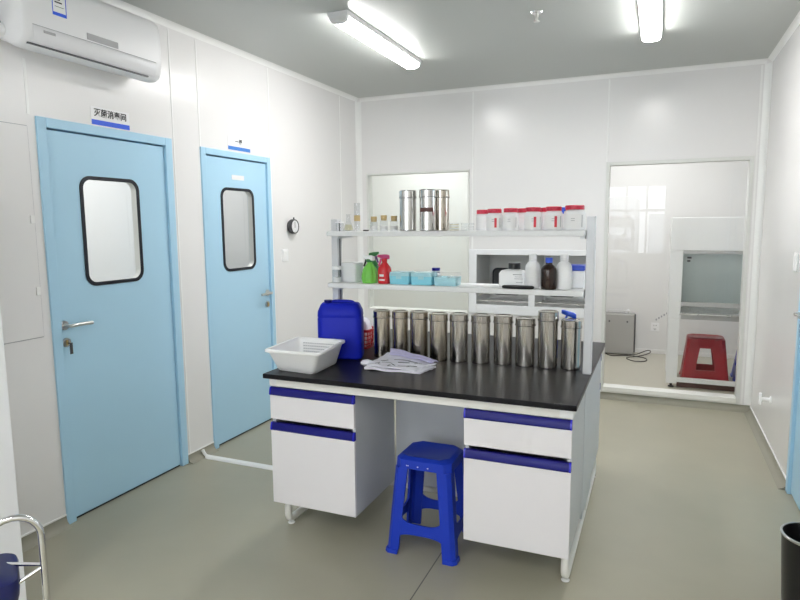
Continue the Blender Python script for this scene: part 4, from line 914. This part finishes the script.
# ------------------------------------------------------------------ plastic stools
def stool(loc, rz, h, wt, wb, mtl, label, legw=.055, skirt=.055, rail=(.12, .17), solid=False, depth=None):
    root = thing('plastic_stool', label, 'stool', loc, rz)
    db = depth or wb; dtp = wt * (db / wb)
    def lw(z): t = (h - z) / h; return wt + (wb - wt) * t, dtp + (db - dtp) * t
    mb = MB(); L = []
    def ch(a, b, c, z): 
        a, b = a / 2, b / 2
        return [(a, -b + c, z), (a, b - c, z), (a - c, b, z), (-a + c, b, z), (-a, b - c, z), (-a, -b + c, z), (-a + c, -b, z), (a - c, -b, z)]
    a_, b_ = lw(h - skirt)
    T = .006
    mb.loft([ch(a_ - 2 * T, b_ - 2 * T, .030, h - skirt), ch(a_, b_, .030, h - skirt), ch(wt + .004, dtp + .004, .032, h - .014), ch(wt - .022, dtp - .022, .040, h - .001), ch(wt - .034, dtp - .034, .038, h), ch(wt - .05, dtp - .05, .034, h - .003)], True, True)
    mb.build('seat', mtl, root)
    dots = MB(); zt = h - .030; aa, bb = lw(zt)
    for sx in (-1, 1):
        for sy in (-1, 1):
            m_ = MB()
            def LL(z, flare=0, w=legw):
                a, b = lw(z); a = a / 2 + flare; b = b / 2 + flare; t_ = .012; c = .018
                p = [(a, b - w), (a, b - c), (a - c, b), (a - w, b), (a - w, b - t_), (a - c - .004, b - t_), (a - t_, b - c - .004), (a - t_, b - w)]
                return [(sx * q[0], sy * q[1], z) for q in p]
            m_.loft([LL(h - skirt + .001, -.0005), LL(h * .5, 0, legw * .96), LL(.020, 0, legw * .92), LL(.018, .006, legw * .98), LL(.0008, .008, legw * 1.0)])
            m_.build('leg', mtl, root)
    for s in (0, 1, 2, 3):
        m_ = MB(); r0, r1 = rail
        def RR(z, arch=0):
            a, b = lw(z)
            return a / 2, b / 2
        N_ = 12; lo = []
        for k_ in range(N_ + 1):
            u = -1 + 2 * k_ / N_; dz = .030 * abs(u) ** 4 * (0 if solid else 1)
            pts = []
            for z, off in ((r0 - dz * .6, -.001), (r1 + dz, -.001), (r1 + dz, -.010), (r0 - dz * .6, -.010)):
                a, b = RR(z)
                if s < 2: pts.append((u * (a - legw * .80), (1 if s else -1) * (b + off), z))
                else: pts.append(((1 if s == 3 else -1) * (a + off), u * (b - legw * .80), z))
            lo.append(pts)
        m_.loft(lo); m_.build('stretcher', mtl, root)
    if solid:
        pass
    mark = MB()
    for dx, w_ in ((-.075, .004), (-.068, .003), (-.02, .006), (.03, .006)):
        z = h - .040; a, b = lw(z); mark.box(dx - w_ / 2, dx + w_ / 2, -b / 2 - .0025, -b / 2 + .001, z - .002, z + .002)
    if not solid: mark.build('white_marks', M['label'], root)
    return root
stool((1.842, 2.682, 0), 0, .474, .268, .345, M['royal'], 'blue plastic stool tucked under the island bench', legw=.066, depth=.315, rail=(.105, .155))
stool((3.292, 6.735, .0), 0, .425, .330, .425, M['redstool'], 'red plastic stool behind the observation window', legw=.122, skirt=.100, rail=(.008, .108), solid=True, depth=.34)
stool((3.765, 6.80, .0), 0, .425, .30, .42, M['royal'], 'dark blue stool just visible right of the red stool', legw=.12, skirt=.125, rail=(.008, .130), solid=True, depth=.34)

# ------------------------------------------------------------------ clean bench and steel box beyond the glass
hd = thing('clean_bench', 'white clean bench with glass sash behind observation window', 'clean bench', (0, 0, 0))
hy = 6.20; hx0, hx1 = 2.925, 4.25
for xa in (hx0, hx1 - .11):
    mb = MB(); mb.box(xa, xa + .11, hy, 6.80, .66, 1.30, .004); mb.build('side_wall', M['hood'], hd)
mb = MB(); mb.box(hx0, hx1, hy, 6.80, 1.301, 1.60, .004); mb.build('upper_housing', M['hood'], hd)
mb = MB(); mb.box(hx0 + .111, hx1 - .111, 6.74, 6.80, .72, 1.30); mb.build('rear_lining', M['hoodin'], hd)
mb = MB(); mb.box(hx0 + .111, hx1 - .111, hy + .02, hy + .026, .825, 1.270); mb.build('glass_sash', M['sash'], hd)
for za, zb in ((1.271, 1.300), (.785, .824)):
    mb = MB(); mb.box(hx0 + .111, hx1 - .111, hy + .004, hy + .030, za, zb); mb.build('sash_rail', M['steelpanel'], hd)
mb = MB(); mb.box(hx0 + .10, hx1 - .10, hy - .02, 6.74, .705, .719, .003); mb.build('work_surface', M['satin'], hd)
mb = MB(); mb.box(hx0 + .115, hx1 - .115, hy + .02, hy + .05, .66, .703); mb.build('lower_apron', M['steelpanel'], hd)
for xx in (hx0 + .01, hx1 - .11):
    for yy in (hy + .005, 6.69):
        mb = MB(); mb.box(xx, xx + .095, yy, yy + .10, .045, .659, .003); lg = mb.build('leg', M['hood'], hd)
        mb = MB(); mb.lathe([(0, .0006), (.026, .0006), (.026, .012), (.012, .016), (.012, .0448), (0, .0448)], (xx + .047, yy + .05, 0), 18); mb.build('caster', M['black'], lg)
mb = MB(); mb.box(hx0 + .106, hx1 - .111, hy + .015, hy + .06, .058, .098, .003); mb.build('foot_rail', M['hood'], hd)
mb = MB(); mb.box(hx0 + .106, hx1 - .111, hy + .05, hy + .08, .004, .057); mb.build('dark_floor_strip', M['brown'], hd)  # plain dark brown strip near the floor, below the foot rail
mb = MB(); mb.box(hx0 + .145, hx0 + .180, hy + .0185, hy + .0198, 1.225, 1.242).box(hx0 + .145, hx0 + .172, hy + .0185, hy + .0198, 1.195, 1.212); mb.build('sash_stickers', M['dark'], hd)

sbx_ = thing('steel_appliance', 'brushed steel box on the floor behind the observation window', 'appliance', (2.43, 7.66, 0))
mb = MB(); mb.box(-.165, .165, -.085, .085, .012, .485, .006); mb.build('body', M['steelpanel'], sbx_)
for sx in (-.14, .14):
    for sy in (-.06, .06):
        mb = MB(); mb.cyl((sx, sy, .0008), (sx, sy, .0118), .015); mb.build('foot', M['black'], sbx_)
mb = MB()
for i in range(6): mb.cyl((-.13 + i * .045, 0, .4855), (-.13 + i * .045, 0, .515), .004, 8)
mb.tube([(-.14, 0, .515), (.14, 0, .515)], .004, 8); mb.build('top_rail', M['satin'], sbx_)
mb = MB(); mb.lathe([(0, .4855), (.018, .4855), (.02, .52), (.012, .535), (0, .537)], (.09, .03, 0), 18); mb.build('knob', M['whiteplas'], sbx_)
mb = MB(); mb.box(.166, .180, .02, .04, .02, .48, .002); mb.build('edge_strip', M['dark'], sbx_)
for sx in (-.11, .09):
    mb = MB(); mb.cyl((sx, -.0855, .40), (sx, -.090, .40), .010); mb.build('screw', M['dark'], sbx_)
mb = MB(); mb.tube([(2.30, 7.55, .006), (2.36, 7.46, .006), (2.45, 7.50, .006), (2.62, 7.58, .008), (2.72, 7.60, .06), (2.78, 7.62, .075), (2.79, 7.56, .05), (2.66, 7.52, .008), (2.50, 7.42, .006), (2.62, 7.22, .006), (2.76, 7.30, .006), (2.74, 7.48, .006), (2.60, 7.50, .012)], .0055, 8, 2)
tag(mb.build('power_cord', M['cable']), 'dark power cord looped on floor beside the steel box', 'cord')
wall_plate(2.822, D_B, .320, .088, .100, 'white wall socket behind the observation window', 'wall_socket', 'socket', axis='y')
mb = MB()
for i in range(5): mb.box(-.06 + i * .028, -.045 + i * .028, -.0012, -.0003, .02 * i, .02 * i + .022)
tag(mb.build('wall_marking', M['print'], loc=(2.885, D_B, .40)), 'slanting row of small grey marks above the wall socket', 'marking')

# ------------------------------------------------------------------ light
def area(name, loc, sx, sy, power, color=(1, 1, 1)):
    l = bpy.data.lights.new(name, 'AREA'); l.shape = 'RECTANGLE'; l.size = sx; l.size_y = sy; l.energy = power; l.color = color
    o = bpy.data.objects.new(name, l); COL.objects.link(o); o.location = loc; return o
area('beyond_lamp', (2.6, 6.5, H - .03), .3, 1.2, 26)
area('hood_fill', (3.58, 6.50, 1.292), .9, .08, 0.8)  # added fill light without a fixture, brightens the hood interior
area('left_room_lamp', (0.2, 6.3, H - .03), .2, .8, 26)
area('side_room_lamp', (-1.0, 2.35, H - .03), .2, .9, 17)
area('changing_room_lamp', (-1.0, 3.9, H - .03), .2, .8, 11)
w = bpy.data.worlds.new('daylight'); sc.world = w; w.use_nodes = True
bgn = w.node_tree.nodes['Background']; bgn.inputs['Color'].default_value = (0.90, 0.95, 1.0, 1); bgn.inputs['Strength'].default_value = 8.0

# ------------------------------------------------------------------ camera
cam = bpy.data.cameras.new('camera'); co = bpy.data.objects.new('camera', cam); COL.objects.link(co)
yw, pt, rl = R(22.854), R(7.082), R(-0.482)
f = Vector((-math.sin(yw) * math.cos(pt), math.cos(yw) * math.cos(pt), -math.sin(pt))); rt = Vector((math.cos(yw), math.sin(yw), 0)); up = rt.cross(f)
rt2 = rt * math.cos(rl) + up * math.sin(rl); up2 = -rt * math.sin(rl) + up * math.cos(rl)
m = Matrix((rt2, up2, -f)).transposed().to_4x4(); m.translation = (CX, 0, 1.563); co.matrix_world = m
cam.sensor_fit = 'HORIZONTAL'; cam.sensor_width = 36; cam.lens = 611.593 / 800 * 36; cam.clip_start = .02
sc.camera = co
sc.view_settings.view_transform = 'Standard'; sc.view_settings.look = 'None'; sc.view_settings.exposure = 0.08; sc.view_settings.gamma = 1.0; sc.view_settings.use_curve_mapping = False
sc.cycles.use_denoising = True
sc.cycles.max_bounces = 14; sc.cycles.diffuse_bounces = 8; sc.cycles.glossy_bounces = 6; sc.cycles.transmission_bounces = 10; sc.cycles.transparent_max_bounces = 24
sc.cycles.caustics_reflective = False; sc.cycles.caustics_refractive = False; sc.cycles.sample_clamp_indirect = 6.0
